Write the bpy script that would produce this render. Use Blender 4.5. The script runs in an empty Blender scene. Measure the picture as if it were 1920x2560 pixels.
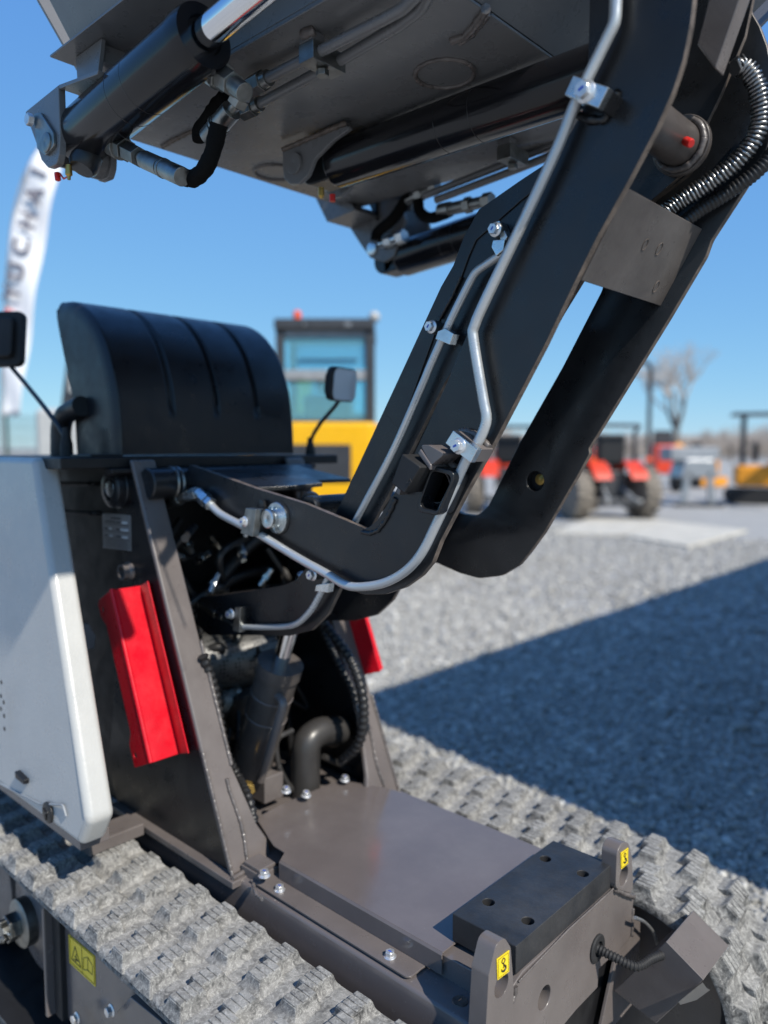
import bpy, math, random
import numpy as np
from mathutils import Vector, Matrix, Quaternion, noise

random.seed(7)
SC = bpy.context.scene
COL = SC.collection
R = math.radians

# ------------------------------------------------------------------ camera
cd = bpy.data.cameras.new('camera')
cam = bpy.data.objects.new('camera', cd)
COL.objects.link(cam)
cam.location = (0, 0, 1.27)
PITCH, AZ = math.atan(165 / 1920), R(47.2)
fwd = Vector((-math.cos(AZ) * math.cos(PITCH), math.sin(AZ) * math.cos(PITCH), -math.sin(PITCH)))
cam.rotation_euler = fwd.to_track_quat('-Z', 'Y').to_euler()
cd.sensor_fit = 'HORIZONTAL'
cd.sensor_width = 36
cd.lens = 36
cd.clip_start, cd.clip_end = 0.05, 2000
cd.dof.use_dof = True
cd.dof.focus_distance = 1.22
cd.dof.aperture_fstop = 2.3
SC.camera = cam

# ------------------------------------------------------------------ sky, sun, exposure
SUN_DIR = Vector((1.0, -0.13, 1.0)).normalized()          # towards the sun
w = bpy.data.worlds.new('World')
SC.world = w
w.use_nodes = True
nt = w.node_tree
bg = nt.nodes['Background']
sky = nt.nodes.new('ShaderNodeTexSky')
sky.sky_type = 'NISHITA'
sky.sun_disc = False
sky.sun_elevation = math.asin(SUN_DIR.z)
sky.sun_rotation = math.atan2(SUN_DIR.x, SUN_DIR.y)
sky.altitude = 500
sky.air_density = 0.8
sky.dust_density = 0.0
sky.ozone_density = 6.0
# film response of the sky: one gain and gamma per channel over the whole dome
sep = nt.nodes.new('ShaderNodeSeparateColor'); cmb = nt.nodes.new('ShaderNodeCombineColor')
nt.links.new(sky.outputs[0], sep.inputs[0])
for i, (gain, gam) in enumerate(((0.545, 0.61), (0.715, 0.46), (0.81, 0.17))):
    m1 = nt.nodes.new('ShaderNodeMath'); m1.operation = 'MULTIPLY'; m1.inputs[1].default_value = 0.105
    m2 = nt.nodes.new('ShaderNodeMath'); m2.operation = 'POWER'; m2.inputs[1].default_value = gam
    m3 = nt.nodes.new('ShaderNodeMath'); m3.operation = 'MULTIPLY'; m3.inputs[1].default_value = gain * 10
    nt.links.new(sep.outputs[i], m1.inputs[0]); nt.links.new(m1.outputs[0], m2.inputs[0]); nt.links.new(m2.outputs[0], m3.inputs[0]); nt.links.new(m3.outputs[0], cmb.inputs[i])
nt.links.new(cmb.outputs[0], bg.inputs[0])
bg.inputs[1].default_value = 0.1
sl = bpy.data.lights.new('sun', 'SUN')
sl.energy = 5.0
sl.angle = R(0.5)
sl.color = (1, 0.94, 0.84)
so = bpy.data.objects.new('sun', sl)
COL.objects.link(so)
so.rotation_euler = SUN_DIR.to_track_quat('Z', 'Y').to_euler()
so.location = (6, 0, 8)
SC.view_settings.view_transform = 'Standard'
SC.view_settings.look = 'None'
SC.view_settings.exposure = 0.2
SC.view_settings.gamma = 1.0
SC.cycles.use_denoising = True
SC.cycles.max_bounces = 8
SC.cycles.sample_clamp_indirect = 6

# ------------------------------------------------------------------ materials
MATS = {}
def newmat(name):
    m = bpy.data.materials.new(name)
    m.use_nodes = True
    MATS[name] = m
    t = m.node_tree
    return m, t, t.nodes, t.links, t.nodes['Principled BSDF']

def nz(t, scale, detail=4, rough=0.55, coord='Object', dist=0.0):
    tc = t.nodes.new('ShaderNodeTexCoord')
    n = t.nodes.new('ShaderNodeTexNoise')
    n.inputs['Scale'].default_value = scale
    n.inputs['Detail'].default_value = detail
    n.inputs['Roughness'].default_value = rough
    n.inputs['Distortion'].default_value = dist
    t.links.new(tc.outputs[coord], n.inputs['Vector'])
    return n

def ramp(t, src, stops):
    r = t.nodes.new('ShaderNodeValToRGB')
    el = r.color_ramp.elements
    while len(el) > 1:
        el.remove(el[-1])
    for i, (p, c) in enumerate(stops):
        e = el[0] if i == 0 else el.new(p)
        e.position = p
        e.color = (*c, 1) if not isinstance(c, (int, float)) else (c, c, c, 1)
    t.links.new(src, r.inputs[0])
    return r

def bumpn(t, b, src, strength, dist=0.002):
    n = t.nodes.new('ShaderNodeBump')
    n.inputs['Strength'].default_value = strength
    n.inputs['Distance'].default_value = dist
    t.links.new(src, n.inputs['Height'])
    t.links.new(n.outputs[0], b.inputs['Normal'])
    return n

def paint(name, col, rough=0.35, metal=0.0, vary=0.18, scale=9, peel=0.12, spec=0.5, speck=0.0, rvar=0.12, coord='Object', dust=0.0):
    m, t, N, L, b = newmat(name)
    a = nz(t, scale, 5, coord=coord)
    lo = tuple(c * (1 - vary) for c in col)
    hi = tuple(min(1, c * (1 + vary)) for c in col)
    r = ramp(t, a.outputs[0], [(0.3, lo), (0.7, hi)])
    out = r.outputs[0]
    if speck > 0:
        s = nz(t, 420, 2, coord=coord)
        sr = ramp(t, s.outputs[0], [(0.70, 0.0), (0.76, 1.0)])
        mx = N.new('ShaderNodeMix'); mx.data_type = 'RGBA'
        mul = N.new('ShaderNodeMath'); mul.operation = 'MULTIPLY'; mul.inputs[1].default_value = speck
        L.new(sr.outputs[0], mul.inputs[0]); L.new(mul.outputs[0], mx.inputs[0])
        L.new(out, mx.inputs[6]); mx.inputs[7].default_value = (0.45, 0.43, 0.4, 1)
        out = mx.outputs[2]
    if dust > 0:
        s = nz(t, 5, 7, 0.7, coord=coord)
        sr = ramp(t, s.outputs[0], [(0.45, 0.0), (0.75, 1.0)])
        mx = N.new('ShaderNodeMix'); mx.data_type = 'RGBA'
        mul = N.new('ShaderNodeMath'); mul.operation = 'MULTIPLY'; mul.inputs[1].default_value = dust
        L.new(sr.outputs[0], mul.inputs[0]); L.new(mul.outputs[0], mx.inputs[0])
        L.new(out, mx.inputs[6]); mx.inputs[7].default_value = (0.3, 0.28, 0.26, 1)
        out = mx.outputs[2]
    L.new(out, b.inputs['Base Color'])
    b.inputs['Metallic'].default_value = metal
    b.inputs['Specular IOR Level'].default_value = spec
    rr = nz(t, 23, 6, 0.65, coord=coord)
    r2 = ramp(t, rr.outputs[0], [(0.3, max(0.03, rough - rvar)), (0.75, min(1, rough + rvar))])
    L.new(r2.outputs[0], b.inputs['Roughness'])
    if peel > 0:
        p = nz(t, 160, 3, coord=coord)
        bumpn(t, b, p.outputs[0], peel, 0.0012)
    return m

paint('frame_paint', (0.122, 0.106, 0.101), 0.34, spec=0.55, speck=0.2, vary=0.13, dust=0.16)
paint('cover_paint', (0.120, 0.102, 0.097), 0.16, spec=0.6, speck=0.2, vary=0.08, peel=0.05, rvar=0.07, dust=0.12)
paint('frame_gloss', (0.122, 0.107, 0.105), 0.24, spec=0.6, speck=0.10, vary=0.08, peel=0.06, rvar=0.08)
paint('arm_shade_paint', (0.0100, 0.0110, 0.0130), 0.33, spec=0.5, speck=0.06, vary=0.15, peel=0.10, rvar=0.11, dust=0.02)  # near-black of the arms; on the post sides it stands in for shade
paint('skip_paint', (0.136, 0.138, 0.142), 0.30, spec=0.5, speck=0.04, vary=0.05, peel=0.06, rvar=0.06)
paint('cylinder_paint', (0.009, 0.009, 0.011), 0.17, spec=0.42, vary=0.1, peel=0.04, rvar=0.06)
paint('shade_brown', (0.066, 0.057, 0.053), 0.36, speck=0.1, vary=0.2, scale=14, dust=0.22, spec=0.4)  # frame brown darkened to stand in for shade, as on the cross plate
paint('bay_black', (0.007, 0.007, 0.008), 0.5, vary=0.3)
paint('cut_edge', (0.105, 0.083, 0.068), 0.5, vary=0.45, scale=60, peel=0.6, spec=0.45)
paint('weld_paint', (0.11, 0.097, 0.092), 0.34, spec=0.55, peel=0.5, vary=0.3, scale=40)
paint('hood_plastic', (0.0075, 0.008, 0.0105), 0.36, spec=0.5, peel=0.10, vary=0.1)
paint('black_rubber', (0.022, 0.022, 0.023), 0.6, vary=0.25, spec=0.3)
paint('pad_rubber', (0.019, 0.0205, 0.0235), 0.48, vary=0.22, scale=14, spec=0.4, dust=0.12, peel=0.35)
paint('white_paint', (0.43, 0.43, 0.415), 0.34, vary=0.04, speck=0.06, peel=0.35)
paint('red_paint', (0.55, 0.005, 0.016), 0.34, vary=0.10, peel=0.12, spec=0.4, dust=0.05, rvar=0.16)
paint('zinc', (0.62, 0.66, 0.68), 0.30, metal=1.0, vary=0.15, scale=40, peel=0.25)
paint('zinc_dull', (0.27, 0.275, 0.265), 0.40, metal=1.0, vary=0.25, scale=50, peel=0.3)
paint('tube_silver', (0.50, 0.52, 0.53), 0.34, metal=0.55, vary=0.08, peel=0.12)
paint('bolt_steel', (0.68, 0.69, 0.70), 0.36, metal=0.75, vary=0.2, scale=80, peel=0.2)
paint('chrome', (0.82, 0.83, 0.85), 0.07, metal=1.0, vary=0.02, peel=0.0, rvar=0.03)
paint('spring_steel', (0.33, 0.335, 0.34), 0.3, metal=1.0, vary=0.15, peel=0)
paint('blue_mark', (0.02, 0.07, 0.42), 0.5, peel=0)
paint('brass', (0.55, 0.36, 0.10), 0.35, metal=0.8)
paint('hose_black', (0.014, 0.014, 0.015), 0.45, vary=0.2)
paint('hose_grey', (0.036, 0.034, 0.033), 0.4, vary=0.25)
paint('sleeve_black', (0.006, 0.006, 0.006), 0.95, spec=0.1, peel=0.8)
paint('plastic_red', (0.60, 0.02, 0.015), 0.35)
paint('sticker_yellow', (0.80, 0.60, 0.01), 0.35, vary=0.03, peel=0)
paint('ink', (0.01, 0.01, 0.01), 0.5, peel=0)
paint('plate_alloy', (0.38, 0.39, 0.40), 0.4, metal=0.7, vary=0.1)
paint('plate_ink', (0.05, 0.05, 0.055), 0.5, peel=0)
paint('plate_light', (0.65, 0.66, 0.67), 0.4, peel=0)
paint('yellow_machine', (0.80, 0.42, 0.005), 0.35, vary=0.04)
paint('dark_machine', (0.035, 0.037, 0.042), 0.5)
paint('grey_machine', (0.25, 0.27, 0.29), 0.5)
paint('orange_machine', (0.72, 0.29, 0.02), 0.4)
paint('red_machine', (0.65, 0.05, 0.018), 0.4)
paint('muddy_tyre', (0.20, 0.175, 0.145), 0.85, vary=0.3, scale=12)
paint('banner_cloth', (0.72, 0.73, 0.76), 0.7, vary=0.03)
paint('banner_ink', (0.13, 0.12, 0.15), 0.7, peel=0)
paint('banner_red', (0.65, 0.05, 0.06), 0.7, peel=0)
paint('concrete', (0.50, 0.47, 0.40), 0.8, vary=0.15, scale=3)
paint('bark', (0.16, 0.13, 0.105), 0.9, vary=0.3)
paint('twig', (0.42, 0.37, 0.33), 0.9, vary=0.3)
paint('grass', (0.12, 0.11, 0.035), 0.9, vary=0.3)
paint('fence_green', (0.03, 0.06, 0.05), 0.5)
paint('container_bounce_paint', (0.62, 0.59, 0.53), 0.5)  # pale so the unseen container bounces neutral light into the shaded gravel
paint('beacon', (0.75, 0.09, 0.02), 0.25)

def glass(name, col, rough=0.05):
    m, t, N, L, b = newmat(name)
    b.inputs['Base Color'].default_value = (*col, 1)
    b.inputs['Roughness'].default_value = rough
    b.inputs['Transmission Weight'].default_value = 0.75
    b.inputs['IOR'].default_value = 1.2
    return m
glass('blue_glass', (0.32, 0.70, 0.85))
glass('clear_film', (0.25, 0.25, 0.25), 0.4)

def rubber_track_mat():
    m, t, N, L, b = newmat('dusty_rubber')
    geo = N.new('ShaderNodeNewGeometry')
    def tn(sc, det, ro, di):
        n = N.new('ShaderNodeTexNoise'); n.inputs['Scale'].default_value = sc; n.inputs['Detail'].default_value = det
        n.inputs['Roughness'].default_value = ro; n.inputs['Distortion'].default_value = di
        L.new(geo.outputs['Position'], n.inputs['Vector']); return n
    big, fine = tn(16, 5, 0.65, 0.4), tn(75, 6, 0.7, 1.2)
    def mth(op, x, y=None, z=None):
        n = N.new('ShaderNodeMath'); n.operation = op
        for i, q in enumerate((x, y, z)):
            if q is None: continue
            if isinstance(q, (int, float)): n.inputs[i].default_value = q
            else: L.new(q, n.inputs[i])
        return n.outputs[0]
    ad = mth('MULTIPLY_ADD', big.outputs[0], 0.6, fine.outputs[0])
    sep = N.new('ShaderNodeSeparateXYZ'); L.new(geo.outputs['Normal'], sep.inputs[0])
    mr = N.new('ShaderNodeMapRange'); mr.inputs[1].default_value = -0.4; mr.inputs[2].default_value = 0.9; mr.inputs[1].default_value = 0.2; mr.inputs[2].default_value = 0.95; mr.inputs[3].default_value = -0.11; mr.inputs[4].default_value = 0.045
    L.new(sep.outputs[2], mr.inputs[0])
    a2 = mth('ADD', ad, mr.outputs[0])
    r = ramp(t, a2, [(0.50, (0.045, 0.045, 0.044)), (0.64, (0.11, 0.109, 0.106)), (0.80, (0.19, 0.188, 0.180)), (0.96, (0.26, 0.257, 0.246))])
    # curly pale fibres of dried dust
    out = r.outputs[0]
    for sc, wd, amt in ((38, 0.016, 0.5), (110, 0.030, 0.5)):
        fb = tn(sc, 3, 0.6, 2.6)
        d = mth('ABSOLUTE', mth('SUBTRACT', fb.outputs[0], 0.5))
        rr = ramp(t, d, [(0.0, 1.0), (wd, 0.0)])
        msk = ramp(t, fine.outputs[0], [(0.42, 0.0), (0.56, 1.0)])
        f = mth('MULTIPLY', mth('MULTIPLY', rr.outputs[0], msk.outputs[0]), amt)
        mx = N.new('ShaderNodeMix'); mx.data_type = 'RGBA'
        L.new(f, mx.inputs[0]); L.new(out, mx.inputs[6]); mx.inputs[7].default_value = (0.58, 0.57, 0.54, 1)
        out = mx.outputs[2]
    L.new(out, b.inputs['Base Color'])
    rg = ramp(t, a2, [(0.55, 0.5), (0.75, 0.9)])
    L.new(rg.outputs[0], b.inputs['Roughness'])
    b.inputs['Specular IOR Level'].default_value = 0.3
    bumpn(t, b, fine.outputs[0], 0.13, 0.002)
    return m
rubber_track_mat()

def perforated():
    m, t, N, L, b = newmat('perforated_shield')
    tc = N.new('ShaderNodeTexCoord')
    v = N.new('ShaderNodeTexVoronoi'); v.inputs['Scale'].default_value = 105; v.inputs['Randomness'].default_value = 0.15
    L.new(tc.outputs['Object'], v.inputs['Vector'])
    r = ramp(t, v.outputs['Distance'], [(0.28, (0.006, 0.006, 0.006)), (0.36, (0.14, 0.14, 0.138))])
    L.new(r.outputs[0], b.inputs['Base Color'])
    b.inputs['Metallic'].default_value = 0.6
    b.inputs['Roughness'].default_value = 0.4
perforated()

def gravel_mats():
    m, t, N, L, b = newmat('ground_gravel')
    v = N.new('ShaderNodeTexVoronoi'); v.inputs['Scale'].default_value = 46
    n = nz(t, 0.8, 6); n2 = nz(t, 30, 8, 0.7)
    tc = N.new('ShaderNodeTexCoord'); L.new(tc.outputs['Object'], v.inputs['Vector'])
    sep = N.new('ShaderNodeSeparateXYZ'); L.new(v.outputs['Color'], sep.inputs[0])
    r = ramp(t, sep.outputs[0], [(0.0, (0.24, 0.238, 0.229)), (0.6, (0.365, 0.36, 0.343)), (1.0, (0.49, 0.48, 0.455))])
    mx = N.new('ShaderNodeMix'); mx.data_type = 'RGBA'; mx.inputs[0].default_value = 0.5
    r2 = ramp(t, n2.outputs[0], [(0.3, (0.27, 0.268, 0.257)), (0.7, (0.45, 0.445, 0.424))])
    L.new(r.outputs[0], mx.inputs[6]); L.new(r2.outputs[0], mx.inputs[7])
    mx2 = N.new('ShaderNodeMix'); mx2.data_type = 'RGBA'; mx2.blend_type = 'MULTIPLY'; mx2.inputs[0].default_value = 0.5
    r3 = ramp(t, n.outputs[0], [(0.3, (0.75, 0.74, 0.72)), (0.7, (1.0, 0.99, 0.97))])
    L.new(mx.outputs[2], mx2.inputs[6]); L.new(r3.outputs[0], mx2.inputs[7])
    L.new(mx2.outputs[2], b.inputs['Base Color'])
    b.inputs['Roughness'].default_value = 0.9
    bumpn(t, b, v.outputs['Distance'], 0.8, 0.012)
    m, t, N, L, b = newmat('stone')
    gi = N.new('ShaderNodeNewGeometry')
    r = ramp(t, gi.outputs['Random Per Island'], [(0.0, (0.22, 0.216, 0.203)), (0.5, (0.33, 0.325, 0.304)), (0.92, (0.42, 0.413, 0.386)), (1.0, (0.60, 0.59, 0.55))])
    L.new(r.outputs[0], b.inputs['Base Color'])
    b.inputs['Roughness'].default_value = 0.85
gravel_mats()

# ------------------------------------------------------------------ mesh helpers
class MB:
    def __init__(s):
        s.v, s.f, s.m = [], [], []
    def face(s, idx, mi=0):
        s.f.append(tuple(idx)); s.m.append(mi)
    def prism(s, pts, vec, mi=0, side=None):
        side = mi if side is None else side
        pts = [Vector(p) for p in pts]; vec = Vector(vec)
        n = len(pts); b = len(s.v)
        nrm = Vector((0, 0, 0))
        for i in range(n):
            nrm += pts[i].cross(pts[(i + 1) % n])
        if nrm.dot(vec) < 0:
            pts = pts[::-1]
        s.v += [tuple(p) for p in pts] + [tuple(p + vec) for p in pts]
        s.face(range(b + n - 1, b - 1, -1), mi)
        s.face(range(b + n, b + 2 * n), mi)
        for i in range(n):
            j = (i + 1) % n
            s.face((b + i, b + j, b + n + j, b + n + i), side)
        return s
    def box(s, c, d, rot=None, mi=0):
        M = rot if rot is not None else Matrix.Identity(3)
        c = Vector(c); h = Vector(d) / 2
        p = [c + M @ Vector((x * h.x, y * h.y, -h.z)) for x, y in ((-1, -1), (1, -1), (1, 1), (-1, 1))]
        return s.prism(p, M @ Vector((0, 0, 2 * h.z)), mi)
    def lohi(s, lo, hi, mi=0):
        lo, hi = Vector(lo), Vector(hi)
        return s.box((lo + hi) / 2, hi - lo, None, mi)
    def tube(s, path, r, n=12, mi=0, caps=True):
        P = [Vector(p) for p in path]
        k = len(P)
        rs = r if isinstance(r, (list, tuple)) else [r] * k
        T = []
        for i in range(k):
            d = (P[min(i + 1, k - 1)] - P[max(i - 1, 0)])
            T.append(d.normalized() if d.length > 1e-9 else Vector((0, 0, 1)))
        u = T[0].orthogonal().normalized()
        b = len(s.v)
        for i in range(k):
            if i:
                q = T[i - 1].rotation_difference(T[i]); u = q @ u
                u = (u - T[i] * u.dot(T[i])).normalized()
            w2 = T[i].cross(u)
            for j in range(n):
                a = 2 * math.pi * j / n
                s.v.append(tuple(P[i] + (u * math.cos(a) + w2 * math.sin(a)) * rs[i]))
        for i in range(k - 1):
            for j in range(n):
                j2 = (j + 1) % n
                s.face((b + i * n + j, b + i * n + j2, b + (i + 1) * n + j2, b + (i + 1) * n + j), mi)
        if caps:
            s.face(range(b + n - 1, b - 1, -1), mi)
            s.face(range(b + (k - 1) * n, b + k * n), mi)
        return s
    def lathe(s, o, ax, prof, n=24, mi=0):
        """prof: (t along axis, radius), closed ends when the radius is 0"""
        o = Vector(o); ax = Vector(ax).normalized(); u = ax.orthogonal().normalized(); w2 = ax.cross(u)
        b = len(s.v)
        for t, r in prof:
            for j in range(n):
                a = 2 * math.pi * j / n
                s.v.append(tuple(o + ax * t + (u * math.cos(a) + w2 * math.sin(a)) * max(r, 1e-5)))
        for i in range(len(prof) - 1):
            for j in range(n):
                j2 = (j + 1) % n
                s.face((b + i * n + j, b + i * n + j2, b + (i + 1) * n + j2, b + (i + 1) * n + j), mi)
        s.face(range(b + n - 1, b - 1, -1), mi)
        s.face(range(b + (len(prof) - 1) * n, b + len(prof) * n), mi)
        return s
    def cyl(s, a, b2, r, n=24, mi=0):
        a, b2 = Vector(a), Vector(b2)
        L = (b2 - a).length
        return s.lathe(a, b2 - a, [(0, r), (L, r)], n, mi)
    def build(s, name, mats, parent=None, bevel=0.0, seg=2, smooth=True, ang=35, sub=0):
        me = bpy.data.meshes.new(name)
        me.from_pydata(s.v, [], s.f)
        mats = [mats] if isinstance(mats, str) else mats
        for q in mats:
            me.materials.append(MATS[q])
        me.polygons.foreach_set('material_index', s.m)
        me.update()
        if smooth:
            me.polygons.foreach_set('use_smooth', [True] * len(me.polygons))
            me.set_sharp_from_angle(angle=R(ang))
        o = bpy.data.objects.new(name, me)
        COL.objects.link(o)
        if bevel > 0:
            bv = o.modifiers.new('bevel', 'BEVEL')
            bv.width = bevel; bv.segments = seg; bv.limit_method = 'ANGLE'; bv.angle_limit = R(40)
            bv.harden_normals = True
        if sub:
            sb = o.modifiers.new('sub', 'SUBSURF'); sb.levels = sub; sb.render_levels = sub
        if parent is not None:
            attach(o, parent)
        return o

def attach(o, parent):
    o.parent = parent
    if parent.type == 'EMPTY':
        M = Matrix.Translation(parent.location) @ parent.rotation_euler.to_matrix().to_4x4()
        o.matrix_parent_inverse = M.inverted()

def empty(name, loc, label=None, cat=None, group=None, rz=0):
    o = bpy.data.objects.new(name, None)
    COL.objects.link(o)
    o.empty_display_size = 0.2
    o.location = loc
    o.rotation_euler = (0, 0, rz)
    tag(o, label, cat, group)
    return o

def tag(o, label=None, cat=None, group=None, kind=None):
    if label: o['label'] = label
    if cat: o['category'] = cat
    if group: o['group'] = group
    if kind: o['kind'] = kind
    return o

def fillet(pts, r, n=6, closed=False):
    P = [Vector(p) for p in pts]
    out = []
    k = len(P)
    for i in range(k):
        if not closed and i in (0, k - 1):
            out.append(P[i]); continue
        a, b, c = P[i - 1], P[i], P[(i + 1) % k]
        rr = r[i] if isinstance(r, (list, tuple)) else r
        d1, d2 = (a - b), (c - b)
        l1, l2 = d1.length, d2.length
        if l1 < 1e-6 or l2 < 1e-6 or rr <= 0:
            out.append(b); continue
        d1.normalize(); d2.normalize()
        ang = d1.angle(d2)
        if ang > 3.05:
            out.append(b); continue
        t = min(rr / math.tan(ang / 2), l1 * 0.48, l2 * 0.48)
        p0, p2 = b + d1 * t, b + d2 * t
        for q in range(n + 1):
            s = q / n
            out.append(p0 * (1 - s) ** 2 + b * 2 * s * (1 - s) + p2 * s * s)
    return out

def spline(pts, n=8):
    P = [Vector(p) for p in pts]
    P = [P[0] * 2 - P[1]] + P + [P[-1] * 2 - P[-2]]
    out = []
    for i in range(1, len(P) - 2):
        a, b, c, d = P[i - 1:i + 3]
        for q in range(n):
            t = q / n
            out.append(0.5 * ((2 * b) + (c - a) * t + (2 * a - 5 * b + 4 * c - d) * t * t + (3 * b - a - 3 * c + d) * t ** 3))
    out.append(P[-2])
    return out

def resample(path, step):
    P = [Vector(p) for p in path]
    out = [P[0]]; acc = 0.0
    for a, b in zip(P, P[1:]):
        L = (b - a).length
        if L < 1e-9: continue
        d = step - acc
        while d <= L:
            out.append(a + (b - a) * (d / L)); d += step
        acc = (acc + L) % step
    out.append(P[-1])
    return out

def weld(name, path, r, parent, seed=0, mat='weld_paint'):
    rnd = random.Random(seed)
    P = resample(path, r * 0.55)
    rs, Q = [], []
    for i, p in enumerate(P):
        ph = i * 0.9
        rs.append(r * (0.92 + 0.07 * math.sin(ph) + rnd.uniform(-0.09, 0.09)))
        Q.append(p + Vector((rnd.uniform(-1, 1), rnd.uniform(-1, 1), rnd.uniform(-1, 1))) * r * 0.10)
    return MB().tube(Q, rs, 8).build(name, mat, parent, ang=80)

def ribbed_tube(name, path, r, pitch, depth, mat, parent, n=14):
    P = resample(path, pitch / 4)
    rs = [r - depth * (0.5 - 0.5 * math.cos(i * math.pi / 2)) for i in range(len(P))]
    return MB().tube(P, rs, n).build(name, mat, parent, ang=80)

def bool_cut(o, cutters):
    for c in cutters:
        md = o.modifiers.new('cut', 'BOOLEAN'); md.operation = 'DIFFERENCE'; md.solver = 'EXACT'; md.object = c
    dg = bpy.context.evaluated_depsgraph_get()
    me = bpy.data.meshes.new_from_object(o.evaluated_get(dg))
    o.modifiers.clear()
    o.data = me
    for c in cutters:
        bpy.data.objects.remove(c, do_unlink=True)
    me.polygons.foreach_set('use_smooth', [True] * len(me.polygons))
    me.set_sharp_from_angle(angle=R(35))
    return o

def add_bevel(o, wd, seg=2):
    bv = o.modifiers.new('bevel', 'BEVEL'); bv.width = wd; bv.segments = seg; bv.limit_method = 'ANGLE'; bv.angle_limit = R(40); bv.harden_normals = True

_bm = {}
def bolt(parent, pos, axis, size=0.010, flange=True, mat='bolt_steel', mark=True, spin=0.4, name='bolt'):
    key = (size, flange, mat, mark)
    if key not in _bm:
        b = MB()
        if flange:
            b.lathe((0, 0, -0.001), (0, 0, 1), [(0, size * 1.12), (size * 0.12, size * 1.12), (size * 0.32, size * 0.82)], 20)
        hx = lambda z, r: [(r * math.cos(i * math.pi / 3), r * math.sin(i * math.pi / 3), z) for i in range(6)]
        b.prism(hx(size * 0.15, size * 0.86), (0, 0, size * 0.72))
        b.prism([(0.93 * x, 0.93 * y, size * 0.87) for x, y, z in hx(0, size * 0.86)], (0, 0, size * 0.05))
        if mark:
            b.lohi((-size * 0.3, -size * 0.14, size * 0.9), (size * 0.34, size * 0.16, size * 0.935), 1)
        o = b.build('bolt', [mat, 'blue_mark'], None, bevel=size * 0.05, seg=1)
        _bm[key] = o.data
        bpy.data.objects.remove(o)
    o = bpy.data.objects.new(name, _bm[key])
    COL.objects.link(o)
    o.location = pos
    q = Vector(axis).to_track_quat('Z', 'Y')
    o.rotation_euler = (q @ Quaternion((0, 0, 1), spin)).to_euler()
    bv = o.modifiers.new('bevel', 'BEVEL'); bv.width = size * 0.06; bv.segments = 1; bv.limit_method = 'ANGLE'
    attach(o, parent)
    return o

def hexnut(b, a, c, r, mi=0):
    a, c = Vector(a), Vector(c)
    ax = (c - a).normalized(); u = ax.orthogonal().normalized(); w2 = ax.cross(u)
    b.prism([a + (u * math.cos(i * math.pi / 3) + w2 * math.sin(i * math.pi / 3)) * r for i in range(6)], c - a, mi)

def yz(Y, pts):                       # keep outline points in one plane
    return [(p[0], Y, p[2]) for p in pts]

YC = 1.09
def mir(p):
    return (p[0], 2 * YC - p[1], p[2])

# ------------------------------------------------------------------ ground
b = MB(); b.v = [(-600, -600, 0), (600, -600, 0), (600, 600, 0), (-600, 600, 0)]; b.face((0, 1, 2, 3))
tag(b.build('ground', 'ground_gravel', smooth=False), kind='structure')

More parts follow.
